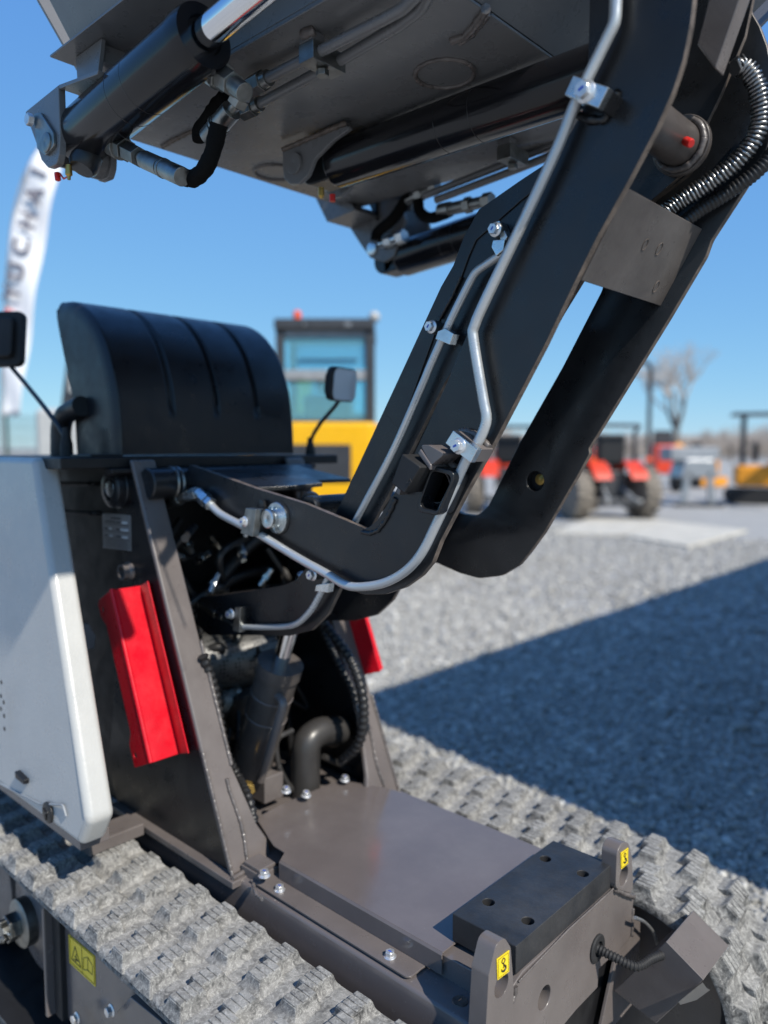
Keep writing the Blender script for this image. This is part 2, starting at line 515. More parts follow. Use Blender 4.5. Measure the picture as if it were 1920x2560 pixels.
def make_gravel():
    rs = np.random.RandomState(5)
    ph = (1 + 5 ** 0.5) / 2
    iv = np.array([(-1, ph, 0), (1, ph, 0), (-1, -ph, 0), (1, -ph, 0), (0, -1, ph), (0, 1, ph), (0, -1, -ph), (0, 1, -ph), (ph, 0, -1), (ph, 0, 1), (-ph, 0, -1), (-ph, 0, 1)], float) / 1.9
    ifc = np.array([(0, 11, 5), (0, 5, 1), (0, 1, 7), (0, 7, 10), (0, 10, 11), (1, 5, 9), (5, 11, 4), (11, 10, 2), (10, 7, 6), (7, 1, 8), (3, 9, 4), (3, 4, 2), (3, 2, 6), (3, 6, 8), (3, 8, 9), (4, 9, 5), (2, 4, 11), (6, 2, 10), (8, 6, 7), (9, 8, 1)])
    zones = [(-1.6, 0.5, 1.55, 3.0, 16000, 0.0085), (-4.2, 0.2, 2.2, 5.2, 46000, 0.0095), (-9, -1.0, 3.5, 11, 26000, 0.015), (-2.3, -1.0, 0.2, 0.62, 3000, 0.009)]
    V, F = [], []
    off = 0
    for x0, x1, y0, y1, n, sz in zones:
        pos = np.stack([rs.uniform(x0, x1, n), rs.uniform(y0, y1, n)], 1)
        dx = pos[:, 0]; dy = pos[:, 1]
        dep = dx * -0.6794 + dy * 0.7337; lat = dx * 0.7337 + dy * 0.6794
        keep = (dep > 0.6) & (np.abs(lat / dep) < 0.56)
        keep &= ~((dy > 0.62) & (dy < 1.58) & (dx > -2.1) & (dx < -0.42))
        pos = pos[keep]; n = len(pos)
        s = sz * np.exp(rs.normal(0, 0.33, n))
        jit = 1 + rs.uniform(-0.32, 0.32, (n, 12, 3))
        sc = s[:, None] * np.stack([rs.uniform(0.7, 1.35, n), rs.uniform(0.7, 1.35, n), rs.uniform(0.5, 0.95, n)], 1)
        v = iv[None] * jit * sc[:, None, :]
        a = rs.uniform(0, 6.28, n); c, sn = np.cos(a)[:, None], np.sin(a)[:, None]
        tl = rs.uniform(-0.6, 0.6, n); ct, st = np.cos(tl)[:, None], np.sin(tl)[:, None]
        y2, z2 = v[:, :, 1] * ct - v[:, :, 2] * st, v[:, :, 1] * st + v[:, :, 2] * ct
        x3, y3 = v[:, :, 0] * c - y2 * sn, v[:, :, 0] * sn + y2 * c
        out = np.stack([x3 + pos[:, :1], y3 + pos[:, 1:], z2 + (s * rs.uniform(0.0, 0.6, n))[:, None]], 2)
        V.append(out.reshape(-1, 3))
        F.append((ifc[None] + (np.arange(n) * 12)[:, None, None] + off).reshape(-1, 3))
        off += n * 12
    V = np.concatenate(V).astype(np.float32); F = np.concatenate(F).astype(np.int32)
    me = bpy.data.meshes.new('gravel_stones')
    me.vertices.add(len(V)); me.vertices.foreach_set('co', V.ravel())
    me.loops.add(F.size); me.loops.foreach_set('vertex_index', F.ravel())
    me.polygons.add(len(F)); me.polygons.foreach_set('loop_start', np.arange(0, F.size, 3, dtype=np.int32))
    me.update(calc_edges=True); me.validate()
    me.materials.append(MATS['stone'])
    o = bpy.data.objects.new('gravel_stones', me); COL.objects.link(o)
    tag(o, 'loose grey crushed stone covering the yard around the tracked machine', 'gravel', kind='stuff')
make_gravel()

# ------------------------------------------------------------------ the tracked dumper
D = empty('tracked_dumper', (-1.2, YC, 0), 'tracked mini dumper with raised black lift arms, grey rubber tracks and white side panel', 'dumper')

# ---- rubber tracks: belt path in X-Z
TR, ZT, XF, XR = 0.198, 0.405, -0.605, -1.98       # belt outer radius, top of belt, idler centres
def belt_path(step):
    zc = ZT - TR
    L1 = XF - XR; arc = math.pi * TR; tot = 2 * L1 + 2 * arc
    def at(s):
        s %= tot
        if s < L1: return Vector((XR + s, 0, ZT)), Vector((0, 0, 1))
        s -= L1
        if s < arc:
            a = math.pi / 2 - s / TR
            return Vector((XF + TR * math.cos(a), 0, zc + TR * math.sin(a))), Vector((math.cos(a), 0, math.sin(a)))
        s -= arc
        if s < L1: return Vector((XF - s, 0, zc - TR)), Vector((0, 0, -1))
        s -= L1
        a = -math.pi / 2 - s / TR
        return Vector((XR + TR * math.cos(a), 0, zc + TR * math.sin(a))), Vector((math.cos(a), 0, math.sin(a)))
    return at, tot

def lug_mesh(seed, outer):
    rnd = random.Random(seed)
    b = MB()
    H = 0.0200
    for (y0, y1, xo) in ((-0.045, 0.002, 0.006), (0.002, 0.046, -0.007)):
        t = 0.0168
        ns = 4 if y0 < 0 else 3
        wd = (y1 - y0) / ns
        for i in range(ns):                                   # top slices, thin sipes between
            a, c = y0 + i * wd + 0.0009, y0 + (i + 1) * wd - 0.0009
            h = H + rnd.uniform(-0.0003, 0.0003)
            b.prism([(xo - t - 0.0006, a, H - 0.004), (xo + t + 0.0006, a, H - 0.004), (xo + t - 0.0015, a, h), (xo - t + 0.0015, a, h)], (0, c - a, 0))
        k = len(b.v)
        e0 = 0.009 if y0 < 0 else 0.0; e1 = 0.014 if y0 >= 0 else 0.0
        lv = []
        for z, tx, q in ((-0.004, 0.0150, 1.0), (0.001, 0.0095, 0.72), (0.004, 0.0058, 0.45), (0.008, 0.0034, 0.24), (0.0135, 0.0015, 0.1), (H - 0.0022, 0.0, 0.0)):
            T = t + tx
            lv.append([(xo - T, y0 - e0 * q, z), (xo, y0 - e0 * q * 1.1, z), (xo + T, y0 - e0 * q, z), (xo + T, y1 + e1 * q, z), (xo, y1 + e1 * q * 1.1, z), (xo - T, y1 + e1 * q, z)])
        for q in lv: b.v += q
        for q in range(len(lv) - 1):
            for j in range(6):
                j2 = (j + 1) % 6
                b.face((k + q * 6 + j, k + q * 6 + j2, k + q * 6 + 6 + j2, k + q * 6 + 6 + j))
        b.face(tuple(k + (len(lv) - 1) * 6 + j for j in range(6)))
    return b

def make_track(y0, flip):
    yc = y0 + 0.1125
    at, tot = belt_path(0.01)
    n = 220
    b = MB()
    # belt cross-section (y, height over belt line)
    prof = [(-0.1125, -0.020), (-0.1135, -0.006), (-0.109, -0.001), (-0.095, 0.001), (-0.04, 0.0), (0, -0.003), (0.04, 0.0), (0.095, 0.001), (0.109, -0.001), (0.1135, -0.006), (0.1125, -0.020)]
    rnd = random.Random(3)
    k = len(prof)
    for i in range(n):
        p, nr = at(tot * i / n)
        for (yy, hh) in prof:
            wv = 0.0009 * noise.noise(Vector((p.x * 22, yy * 30, p.z * 22)))
            q = p + nr * (hh + wv)
            b.v.append((q.x, yc + yy, q.z))
    for i in range(n):
        i2 = (i + 1) % n
        for j in range(k):
            j2 = (j + 1) % k
            b.face((i * k + j, i2 * k + j, i2 * k + j2, i * k + j2), 1 if j == k - 1 else 0)
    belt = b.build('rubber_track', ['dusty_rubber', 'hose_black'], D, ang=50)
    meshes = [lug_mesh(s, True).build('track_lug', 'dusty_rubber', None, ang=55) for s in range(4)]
    data = [m.data for m in meshes]
    for m in meshes: bpy.data.objects.remove(m)
    nl = round(tot / 0.0876)
    pit = tot / nl
    s0 = (-1.254 - XR)
    s0 = s0 % pit
    for row in (0, 1):
        for i in range(nl):
            s = s0 + (i + (0.5 if row else 0.0)) * pit
            p, nr = at(s)
            if p.z < 0.08 and not (p.x < -1.2 and not flip): continue       # hidden ground side
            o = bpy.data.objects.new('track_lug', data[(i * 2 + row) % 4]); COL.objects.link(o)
            T = Vector((nr.z, 0, -nr.x))
            s_out = -1 if not flip else 1
            off = (-0.062 if row == 0 else 0.056) * (1 if not flip else -1)
            M = Matrix((T, Vector((0, 1, 0)), nr)).transposed()
            e = M.to_4x4()
            if (row == 1) != flip:
                e = e @ Matrix.Rotation(math.pi, 4, 'Z')
            o.matrix_world = Matrix.Translation((p.x, yc + off, p.z)) @ e
            o.rotation_euler = e.to_euler()
            attach(o, belt)
            bv = o.modifiers.new('bevel', 'BEVEL'); bv.width = 0.0012; bv.segments = 1; bv.limit_method = 'ANGLE'; bv.angle_limit = R(50)
    # edge wear ribs beside each lug, joined
    rb = MB()
    for i in range(nl):
        for d in (-0.014, 0.0, 0.014):
            s = s0 + i * pit + d
            p, nr = at(s)
            if p.z < 0.08: continue
            yo = -1 if not flip else 1
            p2, n2 = at(s + d * 0.8)
            a = Vector((p.x, yc + yo * 0.098, p.z)) + nr * 0.0055
            c = Vector((p2.x, yc + yo * 0.1125, p2.z)) + n2 * -0.002
            e = Vector((p2.x, yc + yo * 0.1142, p2.z)) + n2 * -0.012
            rb.tube([a, c, e], 0.0015, 5)
    tag(rb.build('edge_ribs', 'dusty_rubber', belt), kind='stuff')
    return belt

make_track(0.588, False)
make_track(2 * YC - 0.588 - 0.225, True)

# ---- track frame, near side
def track_frame(near):
    f = (lambda p: p) if near else mir
    y0 = 0.645
    out = fillet(yz(y0, [(-1.52, 0, 0.335), (-0.72, 0, 0.335), (-0.72, 0, 0.10), (-1.52, 0, 0.10)]), 0.02, 5, True)
    b = MB().prism([f(p) for p in out], (0, 0.11 if near else -0.11, 0))
    fr = b.build('track_frame', 'frame_gloss', D, bevel=0.004)
    # folded end lip and lower doubler plate
    e = MB().prism([f(p) for p in [(-1.522, y0 - 0.028, 0.33), (-1.512, y0 - 0.028, 0.345), (-1.512, y0 - 0.028, 0.10), (-1.522, y0 - 0.028, 0.10)]], (0, 0.05 if near else -0.05, 0))
    e.build('end_lip', 'frame_gloss', fr, bevel=0.003)
    MB().prism([f(p) for p in [(-1.511, y0 - 0.012, 0.335), (-1.478, y0 - 0.012, 0.338), (-1.478, y0 - 0.012, 0.1), (-1.511, y0 - 0.012, 0.1)]], (0, 0.03 if near else -0.03, 0)).build('seal_strip', 'black_rubber', fr, bevel=0.003)
    if near:
        MB().prism(yz(y0 - 0.012, [(-1.2587, 0.633, 0.2336), (-1.1976, 0.633, 0.3008), (-1.0984, 0.633, 0.3091), (-1.0502, 0.633, 0.2947), (-1.2427, 0.633, 0.1319)]), (0, 0.0118, 0)).build('guide_plate', 'frame_gloss', fr, bevel=0.002)
        for q in [(-1.2427, 0.62, 0.2588), (-1.383, 0.62, 0.169)]:
            bolt(fr, q, (0, -1, 0), 0.0105, True, 'bolt_steel', False)
        # warning label
        st = MB().prism(yz(y0 - 0.0012, [(-1.4603, 0.6438, 0.2924), (-1.3507, 0.6438, 0.2978), (-1.3517, 0.6438, 0.2357), (-1.4596, 0.6438, 0.2325)]), (0, 0.0011, 0)).build('warning_label', 'sticker_yellow', fr)
        ink = MB()
        def ln(a, c, wd=0.0011):
            a, c = Vector((a[0], y0 - 0.0018, a[2])), Vector((c[0], y0 - 0.0018, c[2]))
            d = (c - a).normalized(); s = Vector((d.z, 0, -d.x)) * wd / 2
            ink.prism([a + s, c + s, c - s, a - s], (0, 0.0006, 0))
        T = [(-1.4321, 0.6432, 0.2796), (-1.4485, 0.6432, 0.2457), (-1.409, 0.6432, 0.2463)]
        for i in range(3): ln(T[i], T[(i + 1) % 3], 0.0018)
        Bk = [(-1.397, 0.6432, 0.2728), (-1.3781, 0.6432, 0.2827), (-1.3591, 0.6432, 0.2746), (-1.3621, 0.6432, 0.2553), (-1.38, 0.6432, 0.2555), (-1.3988, 0.6432, 0.248)]
        for i in range(6): ln(Bk[i], Bk[(i + 1) % 6])
        ln(Bk[1], Bk[4])
        M1 = [(-1.4354, 0.6432, 0.2587), (-1.4219, 0.6432, 0.2551), (-1.4279, 0.6432, 0.2665), (-1.4311, 0.6432, 0.2474), (-1.4413, 0.6432, 0.2492), (-1.4167, 0.6432, 0.2559)]
        for i in (0, 2, 4): ln(M1[i], M1[i + 1], 0.0016)
        Fr = [(-1.4547, 0.6432, 0.291), (-1.3529, 0.6432, 0.2955), (-1.3543, 0.6432, 0.2396), (-1.4544, 0.6432, 0.2369)]
        for i in range(4): ln(Fr[i], Fr[(i + 1) % 4], 0.0007)
        Dv = [(-1.4031, 0.6432, 0.2931), (-1.4036, 0.6432, 0.239)]
        ln(Dv[0], Dv[1], 0.0007)
        ink.build('label_print', 'ink', st, smooth=False)
    # wheels
    for (x, r, nm) in ((XF, 0.165, 'idler_wheel'), (-1.665, 0.125, 'drive_sprocket'), (XR, 0.165, 'idler_wheel')):
        z = 0.205 if nm == 'idler_wheel' else 0.232
        c = f((x, 0.70, z))
        d = -1 if near else 1
        b = MB()
        b.lathe((c[0], c[1] - d * 0.055, c[2]), (0, d, 0), [(0, r * 0.9), (0.02, r), (0.085, r), (0.09, r * 0.86), (0.093, r * 0.6), (0.115, r * 0.30), (0.118, 0.0)], 40)
        wv = b.build(nm, 'frame_paint', D, ang=30)
        if nm == 'drive_sprocket' and near:
            h = MB()
            cy = 0.635
            h.lathe((x, cy + 0.012, z), (0, -1, 0), [(0, 0.052), (0.02, 0.052), (0.024, 0.046), (0.026, 0.0)], 28)
            h.build('hub_washer', 'zinc_dull', wv)
            g = MB()
            hexnut(g, (x, cy - 0.013, z), (x, cy - 0.036, z), 0.03)
            for i in range(6):
                a = i * math.pi / 3 + 0.5
                g.box((x + 0.018 * math.cos(a), cy - 0.042, z + 0.018 * math.sin(a)), (0.012, 0.014, 0.012), Matrix.Rotation(-a, 3, 'Y'))
            g.cyl((x, cy, z), (x, cy - 0.047, z), 0.011)
            g.build('castle_nut', 'zinc_dull', wv, bevel=0.0015)
            MB().tube([(x - 0.01, cy - 0.042, z + 0.002), (x + 0.045, cy - 0.044, z + 0.012)], 0.0022, 8).tube([(x, cy - 0.044, z), (x - 0.03, cy - 0.05, z - 0.035)], 0.0022, 8).build('cotter_pin', 'zinc', wv)
    for x in (-1.38, -1.15, -0.92):
        c = f((x, 0.70, 0.09)); d = -1 if near else 1
        MB().lathe((c[0], c[1] - d * 0.05, c[2]), (0, d, 0), [(0, 0.03), (0.01, 0.045), (0.09, 0.045), (0.1, 0.03)], 24).build('roller', 'frame_paint', D)
track_frame(True)
track_frame(False)

# ---- chassis
ZD = 0.437
b = MB()
sec = [(0.853, 0.30), (0.850, 0.42), (0.853, 0.431), (0.862, 0.4345), (2 * YC - 0.862, 0.4345), (2 * YC - 0.853, 0.431), (2 * YC - 0.850, 0.42), (2 * YC - 0.853, 0.30)]
b.prism([(-2.0, y, z) for y, z in sec], (1.385, 0, 0))
chassis = b.build('chassis', 'frame_gloss', D, bevel=0.004)
b = MB()
b.prism(fillet([(-1.145, 0.858, ZD), (-0.742, 0.858, ZD), (-0.742, 0.893, ZD), (-0.735, 1.25, ZD), (-1.145, 1.25, ZD)], [0, 0.012, 0, 0, 0], 5, True), (0, 0, 0.004))
b.build('deck_strip', 'frame_paint', chassis, bevel=0.001)
# raised clamp block with bolt by the post
b = MB(); b.lohi((-1.185, 0.866, ZD - 0.004), (-1.125, 0.912, ZD + 0.016)).lohi((-1.180, 0.869, ZD + 0.016), (-1.130, 0.909, ZD + 0.024))
b.build('clamp_block', 'frame_paint', chassis, bevel=0.002)
bolt(chassis, (-1.1096, 0.8652, 0.461), (0, 0, 1), 0.0105)
for q in [(-1.0774, 0.8753, 0.4412), (-0.7987, 0.8769, 0.4412)]:
    bolt(chassis, q, (0, 0, 1), 0.0095, spin=0.2)
MB().lathe((-0.6579, 0.8794, 0.4347), (0, 0, 1), [(0, 0.0125), (0.0008, 0.0118)], 18).build('bare_patch', 'cut_edge', chassis)
weld('weld_bead', [(-1.1234, 0.8492, 0.445), (-1.0934, 0.8326, 0.445), (-1.0723, 0.8299, 0.445)], 0.004, chassis, 1)

# ---- deck cover
zc = 0.478
top = [(-1.1064, 0.9038, 0.478), (-1.1211, 0.924, 0.478), (-1.158, 0.9269, 0.478), (-1.2736, 0.9728, 0.478), (-1.2831, 1.0466, 0.478), (-1.2794, 1.2259, 0.478), (-1.1711, 1.2675, 0.478), (-1.1099, 1.2765, 0.478)]
yL = 0.901; yR = 2 * YC - yL
top[0] = (top[0][0], yL, zc); top[-1] = (top[-1][0], yR, zc)
cv = [Vector(p) for p in top] + [Vector((-0.708, yR, zc)), Vector((-0.708, yL, zc))]
b = MB()
b.prism([p + Vector((0, 0, -0.003)) for p in cv], (0, 0, 0.003))
xl = top[0][0]
b.prism(fillet([(xl, yL - 0.0001, zc), (xl, yL - 0.0035, zc - 0.004), (xl, yL - 0.0035, ZD + 0.004), (xl, yL - 0.0005, ZD + 0.004), (xl, yL - 0.0005, zc - 0.003)], 0, 1, True), (-0.708 - xl, 0, 0))
b.prism([(xl, yR + 0.0001, zc), (xl, yR + 0.0035, zc - 0.004), (xl, yR + 0.0035, ZD + 0.004), (xl, yR + 0.0005, ZD + 0.004), (xl, yR + 0.0005, zc - 0.003)], (-0.708 - xl, 0, 0))
cover = b.build('deck_cover', 'cover_paint', D, bevel=0.0015)
# sloped front support under the pad
MB().prism([(-0.735, 0.905, 0.437), (-0.735, 0.905, 0.47), (-0.62, 0.905, 0.472), (-0.62, 0.905, 0.40), (-0.69, 0.905, 0.40)], (0, 0.37, 0)).build('pad_seat', 'frame_gloss', D, bevel=0.002)

# ---- bumper pad with four counterbored holes
pad = MB().lohi((-0.714, 0.932, 0.4795), (-0.594, 1.244, 0.525)).build('bumper_pad', ['pad_rubber', 'black_rubber'], D)
holes = [(-0.691, 1.1766, 0.525), (-0.6175, 1.1787, 0.525), (-0.6897, 0.9968, 0.525), (-0.6154, 0.998, 0.525)]
cut = [MB().lathe((x, y, 0.540), (0, 0, -1), [(0, 0.0098), (0.05, 0.0098)], 28).build('cutter', 'black_rubber') for x, y, z in holes]
bool_cut(pad, cut)
add_bevel(pad, 0.0016)
for x, y, z in holes:
    bolt(pad, (x, y, 0.489), (0, 0, 1), 0.0065, True, 'bolt_steel', False)

# ---- front plate with lifting eyes
xf = -0.590
def xpl(pts, x=xf): return [(x, p[1], p[2]) for p in pts]
o1 = xpl([(-0.59, 0.9205, 0.4709), (-0.59, 0.9463, 0.4805), (-0.59, 1.2421, 0.4816), (-0.59, 1.2876, 0.4662), (-0.59, 1.3299, 0.4287), (-0.59, 1.318, 0.3474), (-0.59, 1.1943, 0.353), (-0.59, 1.1915, 0.3202), (-0.59, 1.1135, 0.3214), (-0.59, 1.0358, 0.3157), (-0.59, 0.8521, 0.3654), (-0.59, 0.8705, 0.4401)])
fp = MB().prism([(p[0] - 0.02, p[1], p[2]) for p in o1], (0.02, 0, 0)).build('front_plate', ['frame_paint', 'frame_paint'], D)
hole2 = (-0.59, 1.0109, 0.4016)
hole1 = (-0.59, 1.1817, 0.3987)
cut = [MB().lathe((-0.56, hole2[1], hole2[2]), (-1, 0, 0), [(0, 0.0185), (0.08, 0.0185)], 32).build('cutter', 'ink'),
       MB().lathe((-0.56, hole1[1], hole1[2]), (-1, 0, 0), [(0, 0.012), (0.08, 0.012)], 24).build('cutter', 'ink')]
bool_cut(fp, cut)
add_bevel(fp, 0.0022)
ZO = []
def eye(pts, hc, name='lifting_eye'):
    o = fillet(xpl(pts, -0.612), 0.016, 6, True)
    e = MB().prism(o, (0.030, 0, 0)).build(name, 'frame_paint', D)
    c = [MB().lathe((-0.55, hc[1], hc[2]), (-1, 0, 0), [(0, 0.0175), (0.08, 0.0175)], 32).build('cutter', 'ink')]
    bool_cut(e, c)
    add_bevel(e, 0.0025)
    return e
hl = (-0.582, 0.8766, 0.5); hr = (-0.582, 1.2657, 0.4971)
eyeL = eye([(-0.582, 0.8359, 0.4168), (-0.582, 0.8443, 0.5312), (-0.582, 0.861, 0.5701), (-0.582, 0.8831, 0.5687), (-0.582, 0.899, 0.5462), (-0.582, 0.9091, 0.478), (-0.582, 0.9044, 0.3743)], hl)
eyeR = eye([(-0.582, 1.2348, 0.4866), (-0.582, 1.2356, 0.5544), (-0.582, 1.2554, 0.5644), (-0.582, 1.2817, 0.5533), (-0.582, 1.2967, 0.5222), (-0.582, 1.3119, 0.4401)], hr)
def hook_label(e, quad):
    q = [Vector(p) for p in quad]
    q = [Vector((-0.5815, p.y, p.z)) for p in q]
    st = MB().prism(q, (0.0008, 0, 0)).build('hook_label', 'sticker_yellow', e)
    c = sum(q, Vector()) / 4
    u = ((q[1] - q[0]) + (q[2] - q[3])) / 2; v = ((q[3] - q[0]) + (q[2] - q[1])) / 2
    P = lambda a, d: c + u * a + v * d + Vector((0.0012, 0, 0))
    k = MB()
    k.tube([P(0.13 * math.cos(a), -0.22 + 0.11 * math.sin(a)) for a in np.linspace(0, 2 * math.pi, 14)], 0.0008, 6)
    k.tube([P(0.0, -0.10), P(0.02, -0.02), P(0.16, 0.08), P(0.17, 0.19), P(0.02, 0.27), P(-0.15, 0.21), P(-0.17, 0.12)], [0.0008, 0.0012, 0.0016, 0.0016, 0.0016, 0.0012, 0.0007], 6)
    k.tube([P(0.1, 0.02), P(-0.04, 0.10)], 0.0007, 6)
    fr = [P(-0.42, -0.43), P(0.42, -0.43), P(0.42, 0.43), P(-0.42, 0.43), P(-0.42, -0.43)]
    k.tube(fr, 0.0003, 4)
    k.build('label_print', 'ink', st)
hook_label(eyeL, [(-0.5815, 0.8618, 0.5473), (-0.5815, 0.8931, 0.5452), (-0.5815, 0.8939, 0.5123), (-0.5815, 0.8645, 0.5147)])
hook_label(eyeR, [(-0.5815, 1.2474, 0.5484), (-0.5815, 1.2778, 0.5459), (-0.5815, 1.2797, 0.5157), (-0.5815, 1.2508, 0.5164)])
weld('weld_bead', [(-0.588, 0.9228, 0.47), (-0.588, 0.9199, 0.4565), (-0.588, 0.9032, 0.447), (-0.588, 0.8952, 0.436), (-0.588, 0.8851, 0.4264), (-0.588, 0.8733, 0.4087)], 0.0045, fp, 4)
weld('weld_bead', [(-0.586, 1.2434, 0.4797), (-0.586, 1.2698, 0.4619), (-0.586, 1.2951, 0.446), (-0.586, 1.3193, 0.432)], 0.005, fp, 5)
weld('weld_bead', [(-0.588, 0.9302, 0.4729), (-0.588, 1.0766, 0.4836), (-0.588, 1.2364, 0.4834)], 0.0018, fp, 6)
weld('weld_bead', [(-0.59, 1.3245, 0.4059), (-0.59, 1.3226, 0.3832), (-0.59, 1.3228, 0.3514)], 0.004, fp, 7)
g = MB().lathe((-0.591, hole1[1], hole1[2]), (1, 0, 0), [(0, 0.024), (0.004, 0.0245), (0.006, 0.022), (0.0062, 0.0135), (0.001, 0.012)], 32)
g.build('grommet', 'black_rubber', fp)
# plates below and behind the front plate
MB().lohi((-0.70, 0.87, 0.06), (-0.612, 2 * YC - 0.87, 0.36)).build('lower_crossmember', 'bay_black', D, bevel=0.004)
MB().prism([(-0.60, 1.20, 0.20), (-0.60, 1.37, 0.20), (-0.60, 1.37, 0.36), (-0.60, 1.30, 0.40)], (0.006, 0, 0)).build('lamp_backplate', 'frame_paint', D, bevel=0.001)
MB().tube(spline([(-0.57, 1.291, 0.4115), (-0.57, 1.3337, 0.382), (-0.57, 1.3755, 0.341), (-0.57, 1.3986, 0.3003)]), 0.0032, 8).build('lamp_cable', 'plate_alloy', D)

# ---- lamp guard: bent sheet channel
gy0, gy1 = 1.256, 1.378
prof = [(-0.498, 0.416), (-0.433, 0.378), (-0.511, 0.258), (-0.591, 0.278)]
b = MB()
b.prism([(prof[0][0], gy0, prof[0][1]), (prof[1][0], gy0, prof[1][1]), (prof[1][0], gy1, prof[1][1]), (prof[0][0], gy1, prof[0][1])], Vector((-0.0015, 0, -0.0026)))
b.prism([(x, gy0 + 0.0001, z) for x, z in prof], (0, 0.003, 0))
b.prism([(x, gy1 - 0.003, z) for x, z in prof], (0, 0.003, 0))
lg = b.build('lamp_guard', 'frame_paint', D, bevel=0.0012)
b = MB().prism([(-0.55, gy0 + 0.01, 0.29), (-0.50, gy0 + 0.01, 0.37), (-0.485, gy0 + 0.01, 0.36), (-0.52, gy0 + 0.01, 0.28)], (0, 0.10, 0)).build('work_lamp', 'black_rubber', lg, bevel=0.003)
MB().prism([(-0.44, 1.2696, 0.3628), (-0.44, 1.2899, 0.3416), (-0.44, 1.308, 0.3281), (-0.44, 1.2446, 0.3451), (-0.44, 1.1746, 0.3761), (-0.44, 1.1658, 0.3858)], (0.001, 0, 0.0006)).build('protective_film', 'clear_film', lg)
h0 = Vector((-0.588, hole1[1], hole1[2]))
ribbed_tube('conduit', spline([h0, h0 + Vector((0.03, 0.004, -0.004)), h0 + Vector((0.062, 0.018, -0.012)), h0 + Vector((0.075, 0.055, -0.010)), (-0.50, gy0 + 0.02, 0.385)], 14), 0.0085, 0.0058, 0.0022, 'black_rubber', D)

# ---- posts either side of the lift frame
front = [(-1.5203, 0.845, 1.2358), (-1.4238, 0.845, 0.9994), (-1.3018, 0.845, 0.6348), (-1.1823, 0.845, 0.4303)]
def fx(z):                       # front line of a post: X at height z
    a, c = front[0], front[-1]
    t = (z - c[2]) / (a[2] - c[2])
    return c[0] + (a[0] - c[0]) * t
def post(near):
    f = (lambda p: p) if near else mir
    s = 1 if near else -1
    pr = [(fx(ZD), ZD), (fx(1.24), 1.24), (fx(1.24) - 0.10, 1.24), (fx(1.0) - 0.15, 1.0), (fx(0.6) - 0.42, 0.50), (fx(ZD) - 0.45, ZD)]
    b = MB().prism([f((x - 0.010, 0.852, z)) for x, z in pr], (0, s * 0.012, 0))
    p = b.build('lift_post', 'arm_shade_paint', D, bevel=0.002)  # side plate darkened for its shade; the front flange keeps the lighter paint
    b = MB()
    b.prism([f(q) for q in [(fx(ZD), 0.845, ZD), (fx(1.24), 0.845, 1.24), (fx(1.24), 0.902, 1.24), (fx(0.62), 0.904, 0.62), (fx(0.50), 0.93, 0.50), (fx(0.47), 0.945, 0.47), (fx(ZD), 0.945, ZD)]], (-0.014, 0, 0))
    b.build('front_flange', 'frame_paint', p, bevel=0.005, seg=3)
    MB().prism([f(q) for q in [(fx(ZD) + 0.02, 0.832, ZD), (fx(ZD) + 0.02, 0.88, ZD), (fx(ZD) - 0.46, 0.88, ZD), (fx(ZD) - 0.46, 0.832, ZD)]], (0, 0, -0.014)).build('foot_plate', 'frame_paint', p, bevel=0.002)
    L = [f((fx(z) + 0.001, 0.846, z)) for z in np.linspace(ZD, 0.66, 8)]
    weld('weld_bead', L, 0.004, p, 11)
    L = [f((fx(z) + 0.002, 0.888 + 0.004 * math.sin(z * 40), z)) for z in np.linspace(ZD + 0.01, 0.60, 8)]
    weld('weld_bead', L, 0.0042, p, 12)
    L = [f((fx(z) + 0.001, 0.903, z)) for z in np.linspace(0.62, 0.86, 8)]
    weld('weld_bead', L, 0.0045, p, 13)
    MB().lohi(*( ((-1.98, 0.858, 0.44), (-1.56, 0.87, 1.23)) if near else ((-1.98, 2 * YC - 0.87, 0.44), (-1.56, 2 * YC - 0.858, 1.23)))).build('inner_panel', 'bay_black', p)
    return p
postL = post(True)
postR = post(False)
weld('weld_bead', [(fx(ZD) + 0.012, 0.838, ZD + 0.003), (fx(ZD) + 0.008, 0.87, ZD + 0.004), (fx(ZD) + 0.006, 0.90, ZD + 0.004)], 0.005, postL, 14)
# pivot boss on the near post
hc = (-1.5758, 0.835, 1.1773)
b = MB(); b.lathe((hc[0], 0.853, hc[2]), (0, -1, 0), [(0, 0.044), (0.012, 0.044), (0.014, 0.041), (0.030, 0.041), (0.033, 0.037), (0.034, 0.024), (0.030, 0.022)], 40)
bs = b.build('pivot_boss', 'arm_shade_paint', postL)
MB().lathe((hc[0], 0.825, hc[2]), (0, -1, 0), [(0, 0.0185), (0.004, 0.0185), (0.005, 0.016), (0.0055, 0.0)], 28).build('pin_end', 'zinc', postL)
hp = (-1.5556, 0.84, 0.9936)
MB().lathe((hp[0], 0.853, hp[2]), (0, -1, 0), [(0, 0.022), (0.006, 0.0215), (0.010, 0.018), (0.022, 0.018), (0.0222, 0.013), (0.002, 0.013)], 28).build('pipe_stub', 'frame_paint', postL)
